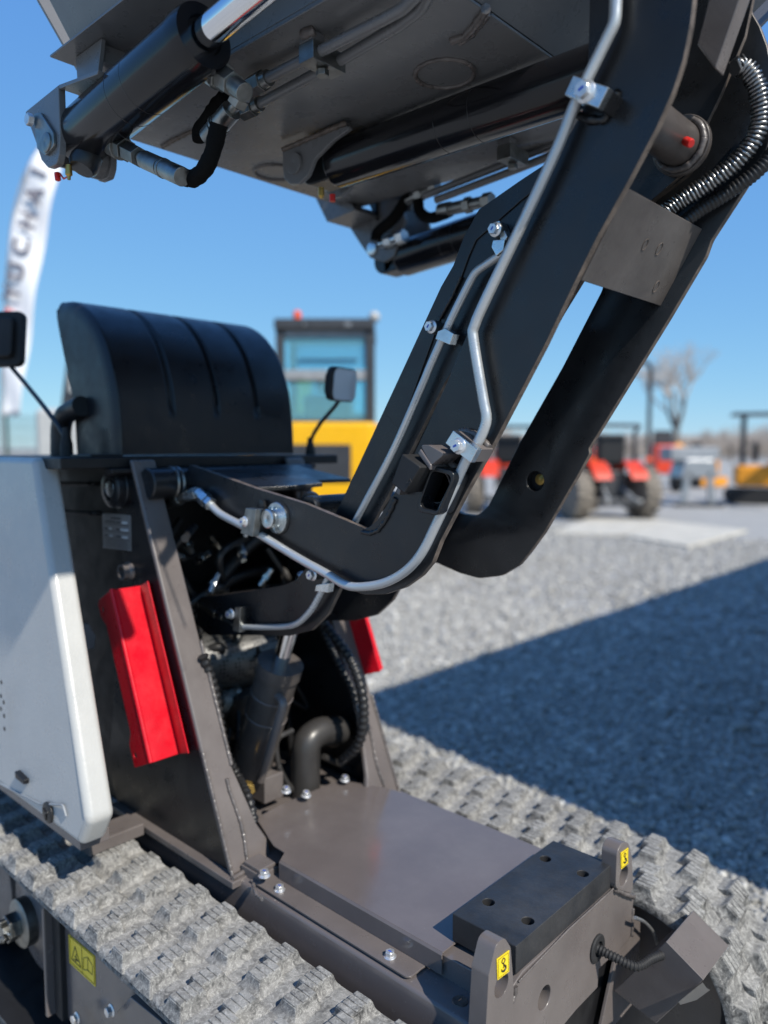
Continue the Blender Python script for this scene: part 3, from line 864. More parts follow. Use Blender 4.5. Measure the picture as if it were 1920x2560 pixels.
# nameplate
npq = yz(0.8506, [(-1.6717, 0.8506, 1.1169), (-1.5444, 0.8506, 1.1192), (-1.5445, 0.8506, 1.0402), (-1.6723, 0.8506, 1.0353)])
npl = MB().prism(npq, (0, 0.0013, 0)).build('nameplate', 'plate_alloy', postL)
u = (Vector(npq[1]) - Vector(npq[0])); v = (Vector(npq[3]) - Vector(npq[0])); c0 = Vector(npq[0])
k = MB(); k2 = MB()
def bar(B, a0, b0, a1, b1, mi=0):
    P = lambda a, d: c0 + u * a + v * d + Vector((0, -0.0006, 0))
    B.prism([P(a0, b0), P(a1, b0), P(a1, b1), P(a0, b1)], (0, 0.0004, 0), mi)
rnd = random.Random(2)
for row in (0.12,):
    x = 0.33
    while x < 0.66:
        wd = rnd.uniform(0.02, 0.05); bar(k, x, row - 0.02, x + wd, row + 0.02); x += wd + 0.012
for row, spans in ((0.22, ((0.12, 0.45), (0.52, 0.66))), (0.42, ((0.08, 0.2), (0.50, 0.62))), (0.62, ((0.08, 0.2), (0.50, 0.64)))):
    for a, d in spans:
        x = a
        while x < d:
            wd = rnd.uniform(0.015, 0.04); bar(k, x, row - 0.018, x + wd, row + 0.018); x += wd + 0.012
    bar(k, 0.06, row + 0.06, 0.94, row + 0.072)
for row, a, d in ((0.22, 0.70, 0.9), (0.42, 0.24, 0.34), (0.42, 0.66, 0.92), (0.62, 0.26, 0.36), (0.62, 0.70, 0.9)):
    bar(k2, a, row - 0.035, d, row + 0.035)
for row in (0.74, 0.80, 0.86, 0.92):
    bar(k, 0.14, row - 0.006, 0.88, row + 0.006)
tag(k.build('plate_print', 'plate_ink', npl, smooth=False), kind='stuff'); tag(k2.build('plate_stamp', 'plate_light', npl, smooth=False), kind='stuff')
for a, d in ((0.06, 0.04), (0.94, 0.05), (0.06, 0.94), (0.94, 0.95)):
    p = c0 + u * a + v * d
    MB().lathe(p, (0, -1, 0), [(0, 0.0022), (0.001, 0.002), (0.0018, 0.0)], 10).build('rivet', 'zinc', npl)
# U-shaped grab bar
hb = [(-1.6779, 0.83, 1.1837), (-1.8764, 0.83, 1.1781), (-1.8845, 0.83, 1.1086), (-1.6786, 0.83, 1.1169)]
MB().tube(fillet([(hb[0][0], 0.853, hb[0][2])] + hb + [(hb[3][0], 0.853, hb[3][2])], 0.012), 0.0055, 10).build('grab_bar', 'bay_black', postL)

# ---- red guards
def red_guard(near):
    f = (lambda p: p) if near else mir
    s = 1 if near else -1
    t = Vector((fx(1.0) - fx(0.6), 0, 0.4)).normalized()
    base, L = (Vector((-1.365, 0.780, 0.632)), 0.365) if near else (Vector((-1.300, 0.778, 0.705)), 0.28)
    fl = 0.071
    back = Vector((-0.95, 0.0, -0.35))
    b = MB()
    th = 0.003
    b.prism([f(base), f(base + t * L), f(base + t * L + Vector((0, fl, 0))), f(base + Vector((0, fl, 0)))], Vector((-th, 0, -th * 0.4)))
    g = MB()
    w2 = 0.068
    A = [base + back * w2 + t * -0.004, base + back * w2 + t * 0.045, base + back * (w2 - 0.016) + t * 0.068, base + back * (w2 - 0.016) + t * (L - 0.068), base + back * w2 + t * (L - 0.045), base + back * w2 + t * (L - 0.018), base + back * (w2 - 0.010) + t * (L - 0.008), base + back * 0.001 + t * L, base + back * 0.001]
    side = MB().prism([f(p) for p in A], (0, s * th, 0))
    fwdv = Vector((0.046, -0.009, 0.016))
    lip = MB().prism([f(p + Vector((0, fl, 0))) for p in (base, base + t * L, base + t * L + fwdv, base + fwdv)], (0, -s * th, 0))
    o = b.build('red_guard', 'red_paint', D, bevel=0.0012)
    lip.build('post_lip', 'red_paint', o, bevel=0.001)
    sd = side.build('ear_flange', 'red_paint', o)
    # rolled corner between the face and the flange
    MB().tube([Vector(f(base)) + Vector((-0.004, s * 0.004, 0)), Vector(f(base + t * L)) + Vector((-0.004, s * 0.004, 0))], 0.0052, 14).build('rolled_edge', 'red_paint', o, ang=80)
    cut = []
    for q in (A[0] + (A[1] - A[0]) * 0.5 - back * 0.014, A[5] - t * 0.014 - back * 0.014):
        q = Vector(f(q))
        cut.append(MB().lathe(q - Vector((0, 0.02, 0)), (0, 1, 0), [(0, 0.006), (0.04, 0.006)], 20).build('cutter', 'ink'))
    bool_cut(sd, cut)
    add_bevel(sd, 0.001)
red_guard(True)
red_guard(False)

# ---- white side cover
def side_cover(near):
    f = (lambda p: p) if near else mir
    s = 1 if near else -1
    y0, y1 = 0.618, 0.672
    xs = -0.05 if near else -0.45
    o = [(-1.290 + xs, 0.530), (-1.25 + xs, 0.590), (-1.575 + xs, 1.245), (-2.15 + xs, 1.245), (-2.15 + xs, 0.530)]
    o = fillet([(x, y0, z) for x, z in o], [0.016, 0.025, 0.02, 0, 0], 6, True)
    b = MB().prism([f(p) for p in o], (0, s * (y1 - y0), 0))
    b.v = [(x, y + s * max(0, z - 0.62) * 0.10, z) for x, y, z in b.v]
    w_ = b.build('side_cover', 'white_paint', D, bevel=0.016, seg=5)
    w_.modifiers['bevel'].angle_limit = R(60)
    # shallow recess moulding line, grille holes and plug
    if near:
        ln = fillet([(-1.8545, 0.618, 0.5257), (-1.6482, 0.618, 0.5427), (-1.5088, 0.618, 0.5575), (-1.4035, 0.618, 0.5904), (-1.3932, 0.618, 0.5718)], 0.02, 5)
        MB().tube(ln, 0.0022, 8).build('moulding_line', 'grey_machine', w_)
        pg = (-1.4709, 0.618, 0.5528)
        m_ = MB().lathe((pg[0], 0.6185, pg[2]), (0, -1, 0), [(0, 0.021), (0.003, 0.021), (0.005, 0.018), (0.0052, 0.0)], 32)
        for i in range(3):
            a = i * 2.094 + 0.5
            m_.box((pg[0] + 0.007 * math.cos(a), 0.6125, pg[2] + 0.007 * math.sin(a)), (0.013, 0.003, 0.003), Matrix.Rotation(-a, 3, 'Y'))
        m_.build('plug', 'hose_black', w_)
        for q in [(-1.686, 0.6176, 0.7387), (-1.6722, 0.6176, 0.7279), (-1.6891, 0.6176, 0.7099), (-1.6732, 0.6176, 0.698), (-1.6805, 0.6176, 0.7695), (-1.7022, 0.6176, 0.7491), (-1.6741, 0.6176, 0.6697)]:
            MB().lathe((q[0], 0.6182, q[2]), (0, -1, 0), [(0, 0.0052), (0.0008, 0.005)], 6).build('grille_hole', 'bay_black', w_)
        clip = [(-1.6162, 0.614, 0.5955), (-1.5687, 0.614, 0.5902), (-1.5697, 0.614, 0.5797), (-1.6136, 0.614, 0.5808)]
        MB().prism(yz(0.612, clip), (0, 0.012, 0)).build('latch', 'bay_black', w_, bevel=0.002)
    if not near: return
    MB().prism([f(p) for p in ((-1.375, 0.635, 0.502), (-1.375, 0.635, 0.528), (-2.15, 0.635, 0.528), (-2.15, 0.635, 0.502))], (0, s * 0.06, 0)).build('sill_rail', 'frame_gloss', D, bevel=0.002)
    MB().prism([f(p) for p in ((-1.545, 0.70, 0.425), (-1.475, 0.70, 0.425), (-1.475, 0.70, 0.452), (-1.545, 0.70, 0.452))], (0, s * 0.125, 0)).build('step_bar', 'frame_paint', D, bevel=0.003)
side_cover(True)
side_cover(False)

# ---- engine bay walls and deck
MB().lohi((-2.15, 0.70, 1.222), (-1.545, 2 * YC - 0.70, 1.246)).build('engine_deck', 'bay_black', D, bevel=0.003)
MB().lohi((-1.80, 0.86, 0.44), (-1.78, 2 * YC - 0.86, 1.22)).build('bay_wall', 'bay_black', D)
MB().lohi((-1.78, 0.87, 0.44), (-1.15, 2 * YC - 0.87, 0.442)).build('bay_floor', 'frame_paint', D)
b = MB().prism([(-1.56, 0.80, 1.205), (-1.56, 0.80, 1.222), (-1.525, 0.80, 1.222), (-1.525, 0.80, 1.212)], (0, 0.58, 0))
b.build('deck_lip', 'bay_black', D, bevel=0.002)
MB().lohi((-1.66, 0.775, 1.246), (-1.565, 0.85, 1.252)).build('mirror_bracket', 'bay_black', D, bevel=0.002)

# ---- hood: ribbed moulded shell
def hood():
    y0, y1 = 0.853, 1.378
    prof = []                   # X-Z front arc from base to top, then concave back
    import itertools
    pts = [(-1.600, 1.250), (-1.603, 1.33), (-1.618, 1.42), (-1.655, 1.505), (-1.715, 1.570), (-1.79, 1.608), (-1.865, 1.618)]
    arc = spline([(x, 0, z) for x, z in pts], 8)
    ny = 240
    b = MB()
    ys = np.linspace(0, 1, ny)
    rows = []
    ribs = (0.28, 0.52, 0.755)
    n = len(arc)
    for iy, t in enumerate(ys):
        e = min(t, 1 - t)
        ed = 0.03
        inset = 0.0
        if e < ed:
            q = 1 - e / ed
            inset = 0.032 * (1 - math.sqrt(max(0, 1 - q * q)))
        for i, p in enumerate(arc):
            tn = (arc[min(i + 1, n - 1)] - arc[max(i - 1, 0)]).normalized()
            nr = Vector((tn.z, 0, -tn.x))
            if nr.x < 0: nr = -nr
            frac = i / (n - 1)
            d = 0.0
            for rb in ribs:
                wd = 0.0175
                a = abs(t - rb) / wd
                if a < 1.0 and frac > 0.19:
                    lim = min(1.0, (frac - 0.19) / 0.05)
                    d = max(d, 0.010 * min(1.0, (1 - a) * 3.0) * lim)
            q = p - nr * (inset + d)
            # top edge sags toward the far side
            b.v.append((q.x, y0 + (y1 - y0) * t, q.z))
    for iy in range(ny - 1):
        for i in range(n - 1):
            b.face((iy * n + i, iy * n + i + 1, (iy + 1) * n + i + 1, (iy + 1) * n + i))
    # end caps down to a concave rear line
    rear = [(-1.872, 1.60), (-1.868, 1.565), (-1.835, 1.47), (-1.80, 1.37), (-1.79, 1.25)]
    rsp = spline([(x, 0, z) for x, z in rear], 6)
    for side in (0, 1):
        base = 0 if side == 0 else (ny - 1) * n
        yy = y0 if side == 0 else y1
        k = len(b.v)
        b.v += [(p.x, yy, p.z) for p in rsp]
        idx = [base + i for i in range(n)] + [k + i for i in range(len(rsp))]
        b.face(idx if side == 1 else idx[::-1])
        if side == 0: k0 = k
    for i in range(len(rsp) - 1):
        b.face((k0 + i, k0 + i + 1, k + i + 1, k + i))
    b.face((n - 1, k0, k, (ny - 1) * n + n - 1))
    return b.build('engine_hood', 'hood_plastic', D, ang=60)
hood()
MB().tube(fillet([(-1.8492, 0.84, 1.2458), (-1.8415, 0.84, 1.3422), (-1.7306, 0.84, 1.3622)], 0.06), 0.024, 16).build('intake_pipe', 'hose_black', D)

# ---- mirrors
def mirror(base, path, head, rot, hw, hh):
    m_ = MB().tube(spline([base] + path, 8), 0.0055, 10).build('mirror', 'hose_black', D)
    MB().lathe(Vector(base) - Vector((0, 0, 0.012)), (0, 0, 1), [(0, 0.014), (0.03, 0.014), (0.055, 0.009), (0.07, 0.007)], 18).build('rubber_boot', 'black_rubber', m_)
    Rm = rot
    o = fillet([Vector((-hw, 0, -hh)), Vector((hw, 0, -hh)), Vector((hw, 0, hh)), Vector((-hw, 0, hh))], 0.022, 5, True)
    b = MB().prism([Vector(head) + Rm @ p for p in o], Rm @ Vector((0, 0.022, 0)))
    b.prism([Vector(head) + Rm @ (p * 0.72 + Vector((0, 0.022, 0))) for p in o], Rm @ Vector((0, 0.016, 0)))
    b.build('mirror_shell', 'black_rubber', m_, bevel=0.006, seg=3)
    MB().prism([Vector(head) + Rm @ (p * 0.9 + Vector((0, -0.0015, 0))) for p in o], Rm @ Vector((0, 0.001, 0))).build('mirror_glass', 'chrome', m_)
mirror((-1.73, 0.8, 1.2545), [(-1.7411, 0.8, 1.2929), (-1.8201, 0.8, 1.3498), (-1.9729, 0.81, 1.4289), (-2.129, 0.82, 1.5059)], (-2.0989, 0.815, 1.542), Matrix.Rotation(R(35 + 180), 3, 'Z') @ Matrix.Rotation(R(8), 3, 'X'), 0.065, 0.072)
mirror((-1.5916, 1.42, 1.2359), [(-1.5877, 1.42, 1.2864), (-1.5515, 1.42, 1.3295), (-1.4915, 1.42, 1.3758), (-1.4699, 1.42, 1.4012)], (-1.4445, 1.41, 1.4284), Matrix.Rotation(R(100), 3, 'Z') @ Matrix.Rotation(R(6), 3, 'X'), 0.056, 0.044)
# ---- lift arms -------------------------------------------------------------
Y1 = 0.95
PA = [(-1.4681, 0.95, 1.2305), (-1.4147, 0.95, 1.221), (-1.2279, 0.95, 1.1857), (-1.0804, 0.95, 1.1628), (-0.9506, 0.95, 1.1334), (-0.9222, 0.95, 1.127), (-0.8974, 0.95, 1.1412), (-0.8552, 0.95, 1.193), (-0.8108, 0.95, 1.261), (-0.7477, 0.95, 1.3659), (-0.7078, 0.95, 1.4402), (-0.5986, 0.95, 1.6116), (-0.5242, 0.95, 1.7084), (-0.5172, 0.95, 1.7766), (-0.5167, 0.95, 1.8457), (-0.516, 0.95, 1.9526), (-0.3817, 0.95, 1.8931), (-0.3816, 0.95, 1.7953), (-0.384, 0.95, 1.7687), (-0.3913, 0.95, 1.7311), (-0.4033, 0.95, 1.6975), (-0.4225, 0.95, 1.6602), (-0.4579, 0.95, 1.6037), (-0.4977, 0.95, 1.5446), (-0.5313, 0.95, 1.4871), (-0.5741, 0.95, 1.4106), (-0.6553, 0.95, 1.2789), (-0.7088, 0.95, 1.1989), (-0.7576, 0.95, 1.1199), (-0.7745, 0.95, 1.0835), (-0.7971, 0.95, 1.0595), (-0.8334, 0.95, 1.0351), (-0.8778, 0.95, 1.0177), (-0.9274, 0.95, 1.0105), (-0.9765, 0.95, 1.0163), (-1.0108, 0.95, 1.0274), (-1.1058, 0.95, 1.0608), (-1.211, 0.95, 1.085), (-1.2827, 0.95, 1.1039), (-1.3376, 0.95, 1.1236), (-1.4174, 0.95, 1.143), (-1.4788, 0.95, 1.1594)]
PAo = fillet(yz(Y1, PA), 0.012, 3, True)
armN = MB().prism(PAo, (0, 0.012, 0), 0, 1).build('lift_arm', ['arm_shade_paint', 'cut_edge'], D, bevel=0.0012)
armF = MB().prism([(p[0], 2 * YC - Y1, p[2]) for p in PAo], (0, -0.012, 0), 0, 1)
FA = [(-0.6284, 1.218, 1.5304), (-0.6998, 1.218, 1.4082), (-0.7841, 1.218, 1.2788), (-0.8262, 1.218, 1.2051), (-0.8531, 1.218, 1.1573), (-0.8773, 1.218, 1.1342), (-0.9171, 1.218, 1.1357), (-0.973, 1.218, 1.1568), (-1.0816, 1.218, 1.1812), (-1.0813, 1.218, 1.0442), (-0.9772, 1.218, 1.0301), (-0.9218, 1.218, 1.0165), (-0.8738, 1.218, 1.0117), (-0.8234, 1.218, 1.0223), (-0.7835, 1.218, 1.0473), (-0.7613, 1.218, 1.0729), (-0.7308, 1.218, 1.1132), (-0.6686, 1.218, 1.214), (-0.6436, 1.218, 1.2576), (-0.6461, 1.218, 1.2652), (-0.5116, 1.218, 1.4719), (-0.4572, 1.218, 1.5597), (-0.4496, 1.218, 1.5822), (-0.3962, 1.218, 1.6589), (-0.3787, 1.218, 1.6891), (-0.3694, 1.218, 1.7244), (-0.3673, 1.218, 1.7788), (-0.3805, 1.218, 1.8404), (-0.3913, 1.218, 1.8703), (-0.4025, 1.218, 1.8924), (-0.4275, 1.218, 1.9537), (-0.5135, 1.218, 2.0682), (-0.5646, 1.218, 2.0905), (-0.5441, 1.218, 1.8443), (-0.5921, 1.218, 1.6584)]
armF = MB().prism(fillet(yz(1.218, FA), 0.035, 4, True), (0, 0.012, 0), 0, 1).build('lift_arm', ['arm_shade_paint', 'cut_edge'], D, bevel=0.0012)
bh = (-0.7513, 1.217, 1.2059)
cutter = MB().lathe((bh[0], 1.20, bh[2]), (0, 1, 0), [(0, 0.0185), (0.06, 0.0185)], 32).build('cutter', 'ink')
bool_cut(armF, [cutter]); add_bevel(armF, 0.001)
MB().lathe((bh[0] + 0.004, 1.24, bh[2] + 0.003), (0, -1, 0), [(0, 0.010), (0.012, 0.010), (0.014, 0.004)], 16).build('grease_fitting', 'brass', armF)
MB().lathe((bh[0], 1.2345, bh[2]), (0, 1, 0), [(0, 0.03), (0.004, 0.03)], 24).build('hole_cover', 'bay_black', armF)
# cross plates and tubes between the arms
cp = [Vector(p) for p in [(-0.4634, 0.962, 1.6009), (-0.5254, 0.962, 1.4929)]]
cq = [Vector((p.x, 1.218, p.z)) for p in cp]
dn = (cp[1] - cp[0]).normalized(); nn = Vector((-dn.z, 0, dn.x))
if nn.x > 0: nn = -nn
cpl = MB().prism([cp[0], cq[0], cq[1], cp[1]], nn * 0.008).build('cross_plate', 'shade_brown', D, bevel=0.001)  # the plate's shade is put into its darker colour
def on_plate(t, y): return cp[0].lerp(cp[1], t) + Vector((0, y - cp[0].y, 0)) - nn * 0.0004
for t_, y_, r_ in ((0.42, 1.075, 0.008), (0.40, 1.12, 0.009), (0.80, 1.17, 0.009)):
    c_ = on_plate(t_, y_)
    MB().tube([c_ + (Vector((0, 1, 0)) * math.cos(a) * 0.7 + dn * math.sin(a)) * r_ for a in np.linspace(0, 6.28, 24)], 0.0006, 5).build('plug_weld', 'cut_edge', cpl)
bq = [Vector(p) for p in [(-0.4354, 1.1, 1.8181), (-0.4148, 1.1, 1.8987), (-0.3708, 1.1, 1.8815), (-0.383, 1.1, 1.8462), (-0.4083, 1.1, 1.7759)]]
MB().prism(bq, (0.0, 0.03, 0.0)).build('stiffener_bar', 'frame_paint', D, bevel=0.003)
# inner link, both sides
Y2 = 0.992
PB = [(-1.4957, 0.992, 0.9243), (-1.4402, 0.992, 0.9345), (-1.2015, 0.992, 0.9862), (-1.1578, 0.992, 1.0037), (-1.1251, 0.992, 1.033), (-1.0272, 0.992, 1.1662), (-0.8905, 0.992, 1.3761), (-0.7936, 0.992, 1.5262), (-0.7687, 0.992, 1.5564), (-0.7478, 0.992, 1.5978), (-0.7198, 0.992, 1.6329), (-0.6461, 0.992, 1.6591), (-0.5804, 0.992, 1.6802), (-0.4857, 0.992, 1.7104), (-0.4627, 0.992, 1.6788), (-0.5665, 0.992, 1.6253), (-0.6239, 0.992, 1.5698), (-0.6859, 0.992, 1.4857), (-0.7857, 0.992, 1.3704), (-0.8538, 0.992, 1.2673), (-0.8949, 0.992, 1.2048), (-0.949, 0.992, 1.1282), (-1.0315, 0.992, 1.0036), (-1.0673, 0.992, 0.9477), (-1.1137, 0.992, 0.9088), (-1.1806, 0.992, 0.8862), (-1.299, 0.992, 0.8677), (-1.4667, 0.992, 0.8392), (-1.5143, 0.992, 0.8577)]
PBo = fillet(yz(Y2, PB), 0.012, 3, True)
lkN = MB().prism(PBo, (0, 0.010, 0), 0, 1).build('inner_link', ['arm_shade_paint', 'cut_edge'], D, bevel=0.001)
PBm = [(p[0], 2 * YC - p[1] - 0.01, p[2]) for p in PBo]
lkF = MB().prism(PBm, (0, 0.010, 0), 0, 1).build('inner_link', ['arm_shade_paint', 'cut_edge'], D, bevel=0.001)
wb = [Vector(p) for p in [(-0.6965, 1.003, 1.4897), (-0.7977, 1.003, 1.373), (-0.8669, 1.003, 1.2686), (-0.9096, 1.003, 1.2039)]]
wb2 = [p + Vector((-0.008, 0, -0.004)) for p in wb]
MB().prism(wb + wb2[::-1], (0, 0.175, 0)).build('link_web', 'arm_shade_paint', D)
# doubler strip along the near link
DB = [(-0.8785, 0.989, 1.2973), (-0.7908, 0.989, 1.4779), (-0.7495, 0.989, 1.5363), (-0.7359, 0.989, 1.5648), (-0.7224, 0.989, 1.5867), (-0.6986, 0.989, 1.599), (-0.6436, 0.989, 1.6282), (-0.5908, 0.989, 1.6519), (-0.5786, 0.989, 1.679), (-0.6441, 0.989, 1.6579), (-0.7177, 0.989, 1.6318), (-0.7455, 0.989, 1.5968), (-0.7663, 0.989, 1.5555), (-0.7912, 0.989, 1.5254), (-0.8878, 0.989, 1.3758), (-0.9158, 0.989, 1.329)]
MB().prism(yz(Y2 - 0.003, DB), (0, 0.0028, 0)).build('doubler', 'arm_shade_paint', lkN, bevel=0.001)
weld('weld_bead', [(-0.7916, 0.988, 1.476), (-0.7691, 0.988, 1.5048), (-0.7503, 0.988, 1.5344)], 0.003, lkN, 22, 'arm_shade_paint')
# far arm partner plate for the hose side (inner plate with thin bright edge)
ip = [(-0.3817, 1.165, 1.9029), (-0.3939, 1.165, 1.8389), (-0.4249, 1.165, 1.7679), (-0.4482, 1.165, 1.7247), (-0.4558, 1.165, 1.712), (-0.4791, 1.165, 1.6699), (-0.5656, 1.165, 1.617), (-0.5701, 1.165, 1.7751), (-0.4893, 1.165, 1.9776)]
MB().prism(yz(1.165, ip), (0, 0.008, 0), 0, 1).build('inner_plate', ['arm_shade_paint', 'cut_edge'], D, bevel=0.0008)
# top gusset over the rear of the arms
g1 = [(-1.4326, 0.963, 1.2177), (-1.2447, 0.963, 1.1861)]; g2 = [(-1.4133, 1.217, 1.2239), (-1.2262, 1.217, 1.1966), (-1.331, 1.217, 1.2001)]
MB().prism([g1[0], g2[0], g2[1], (g2[1][0] - 0.03, 1.14, g2[1][2] - 0.001), (g1[1][0] + 0.06, 1.09, g2[1][2] - 0.003), (g1[1][0] + 0.03, 1.02, g1[1][2] + 0.002), g1[1]], (0, 0, -0.008)).build('top_gusset', 'arm_shade_paint', D, bevel=0.001)
MB().prism([(-1.40, 0.955, 1.204), (-1.22, 0.955, 1.170), (-1.22, 0.955, 1.180), (-1.40, 0.955, 1.212)], (0, 0.02, 0)).build('gusset_lip', 'frame_gloss', D, bevel=0.002)
# pivot tubes
def crosstube(px, y0, y1, r, mat='arm_shade_paint', nm='pivot_tube'):
    return MB().lathe((px[0], y0, px[2]), (0, 1, 0), [(0, r * 0.9), (0.003, r), (y1 - y0 - 0.003, r), (y1 - y0, r * 0.9)], 32).build(nm, mat, D)
pv = (-1.4892, 0.93, 1.1891)
crosstube(pv, 0.86, 1.32, 0.034)
for yy in (0.915, 0.928):
    MB().lathe((pv[0], yy, pv[2]), (0, 1, 0), [(0, 0.036), (0.004, 0.0375), (0.008, 0.036)], 32).build('seal_ring', 'zinc_dull', D)
crosstube((-1.0943, 1, 1.1539), 0.97, 1.21, 0.022)
crosstube((-1.1115, 1, 1.1561), 0.985, 1.0, 0.026)
bt = (-0.4694, 1.138, 1.7047)
bo = MB().lathe((bt[0], 0.955, bt[2]), (0, 1, 0), [(0, 0.0305), (0.18, 0.0305), (0.185, 0.029)], 40).build('cylinder_boss', 'shade_brown', D)
weld('weld_bead', [(bt[0] + 0.035 * math.cos(a), 1.135, bt[2] + 0.035 * math.sin(a)) for a in np.linspace(0, 6.28, 40)], 0.005, bo, 23)
MB().lathe((bt[0], 1.138, bt[2]), (0, 1, 0), [(0, 0.042), (0.012, 0.042)], 40).build('boss_flange', 'shade_brown', bo, bevel=0.002)
gv = Vector((bt[0] + 0.026, 1.088, bt[2] - 0.0145))
MB().lathe(gv - Vector((0.003, 0, -0.002)), (0.86, 0, -0.5), [(0, 0.010), (0.0025, 0.010)], 20).build('grease_hole', 'bay_black', bo)
MB().lathe(gv, (0.75, -0.35, -0.55), [(0, 0.004), (0.004, 0.0062), (0.015, 0.0062), (0.017, 0.005)], 12).build('grease_cap', 'plastic_red', bo)
# hose in a bright spring guard
hs = [Vector(p) for p in [(-0.4012, 1.15, 1.7934), (-0.3939, 1.15, 1.7975), (-0.3816, 1.15, 1.7793), (-0.3737, 1.15, 1.748), (-0.3751, 1.15, 1.7167), (-0.3872, 1.15, 1.6923), (-0.4079, 1.15, 1.6716), (-0.4434, 1.15, 1.6496), (-0.4777, 1.15, 1.6316), (-0.5013, 1.15, 1.6133)]]
hs = [Vector((p.x, 1.15 + 0.03 * math.sin(i * 0.35), p.z)) for i, p in enumerate(hs)]
hsp = spline(hs, 10)
hose = MB().tube(resample(hsp, 0.01), 0.0105, 12).build('boom_hose', 'hose_black', D)
cl = resample(hsp, 0.0011)
co = []
T0 = None
u = None
for i, p in enumerate(cl):
    d = (cl[min(i + 1, len(cl) - 1)] - cl[max(i - 1, 0)]).normalized()
    if u is None: u = d.orthogonal().normalized()
    else:
        u = (u - d * u.dot(d)).normalized()
    a = i * 2 * math.pi * 0.0011 / 0.0058
    co.append(p + (u * math.cos(a) + d.cross(u) * math.sin(a)) * 0.0125)
MB().tube(co, 0.0019, 5).build('spring_guard', 'spring_steel', hose, ang=80)
h2 = spline([p + Vector((0.02, 0.03, -0.01)) for p in hs[2:]], 8)
ribbed_tube('boom_hose', h2, 0.011, 0.006, 0.0015, 'hose_black', D)
# main pin with washer on the near arm
pn = (-1.1591, 0.946, 1.131)
MB().lathe((pn[0], 0.9505, pn[2]), (0, -1, 0), [(0, 0.0335), (0.003, 0.0335), (0.0035, 0.033), (0.0035, 0.0)], 40).build('pin_ring', 'arm_shade_paint', armN)
MB().lathe((pn[0], 0.947, pn[2]), (0, -1, 0), [(0, 0.0305), (0.003, 0.0305), (0.0038, 0.0295), (0.004, 0.0)], 40).build('washer', 'zinc', armN)
MB().lathe((pn[0] + 0.0, 0.944, pn[2]), (0, -1, 0), [(0, 0.0185), (0.012, 0.0185), (0.0125, 0.0165), (0.015, 0.0165), (0.0155, 0.0185), (0.022, 0.0185), (0.0235, 0.0165), (0.0237, 0.003), (0.0225, 0.0)], 36).build('pivot_pin', 'zinc', armN)
MB().tube([(pn[0] - 0.004, 0.938, pn[2] + 0.024), (pn[0] + 0.002, 0.937, pn[2] - 0.022), (pn[0] + 0.014, 0.936, pn[2] - 0.028)], 0.0016, 8).build('split_pin', 'zinc', armN)
MB().lathe((-1.2006, 0.945, 1.1538), (0, -1, 0), [(0, 0.012), (0.006, 0.012), (0.0065, 0.010)], 6).build('nut', 'arm_shade_paint', armN)
weld('weld_bead', [(-0.931, 0.949, 1.1209), (-0.9117, 0.949, 1.1196), (-0.8927, 0.949, 1.1265), (-0.8769, 0.949, 1.142), (-0.8605, 0.949, 1.1666), (-0.8516, 0.949, 1.1838)], 0.0045, armN, 24, 'arm_shade_paint')
# lock bracket with a square opening and rubber stop
bk = [Vector(p) for p in [(-0.77, 0.905, 1.2688), (-0.7295, 0.905, 1.2406), (-0.7372, 0.905, 1.2259), (-0.772, 0.905, 1.1728), (-0.7526, 0.905, 1.1628), (-0.7753, 0.905, 1.1677), (-0.7952, 0.905, 1.188), (-0.8121, 0.905, 1.2005)]]
q = [(-0.7505, 0.9, 1.2391), (-0.7255, 0.9, 1.2413), (-0.6761, 0.9, 1.2264), (-0.7111, 0.9, 1.1597), (-0.7645, 0.9, 1.1674), (-0.771, 0.9, 1.1794)]
outer = fillet(yz(0.912, [(-0.7462, 0.912, 1.2401), (-0.697, 0.912, 1.2315), (-0.733, 0.912, 1.1636), (-0.7796, 0.912, 1.1682)]), 0.012, 5, True)
brk = MB().prism(outer, (0, 0.038, 0)).build('lock_bracket', 'arm_shade_paint', armN)
cin = Vector((0, 0, 0))
for p in outer: cin += Vector(p)
cin /= len(outer)
inner = [cin + (Vector(p) - cin) * 0.80 for p in outer]
c1 = MB().prism([p + Vector((0, -0.02, 0)) for p in inner], (0, 0.07, 0)).build('cutter', 'ink')
bool_cut(brk, [c1]); add_bevel(brk, 0.002)
hx_ = (-0.7623, 0.95, 1.2069)
MB().lathe((hx_[0], 0.9495, hx_[2]), (0, -1, 0), [(0, 0.026), (0.0012, 0.026), (0.0013, 0.0)], 36).build('lock_hole', 'bay_black', brk)
MB().lathe((hx_[0], 0.9475, hx_[2]), (0, -1, 0), [(0, 0.0275), (0.002, 0.0275), (0.002, 0.0255), (0, 0.0255)], 36).build('hole_rim', 'frame_gloss', brk)
tp = [(-0.775, 0.91, 1.2576), (-0.7606, 0.91, 1.2718), (-0.7353, 0.91, 1.264), (-0.7198, 0.91, 1.249), (-0.739, 0.91, 1.2379)]
MB().prism([(-0.7649, 0.9, 1.2584), (-0.7586, 0.9, 1.267), (-0.7363, 0.9, 1.2411), (-0.7394, 0.9, 1.232)], (0.0, 0.045, 0.0)).build('bracket_web', 'frame_gloss', brk, bevel=0.003)
MB().prism(fillet(yz(0.902, [(-0.7603, 0.902, 1.2718), (-0.7429, 0.902, 1.2718), (-0.712, 0.902, 1.2581), (-0.738, 0.902, 1.2405)]), 0.004, 3, True), (0, 0.046, 0)).build('bracket_top', 'frame_gloss', brk, bevel=0.004)
weld('weld_bead', [(-0.7758, 0.945, 1.2668), (-0.7595, 0.945, 1.2619), (-0.7435, 0.945, 1.2532), (-0.7332, 0.945, 1.2422), (-0.7238, 0.945, 1.235)], 0.007, brk, 25)
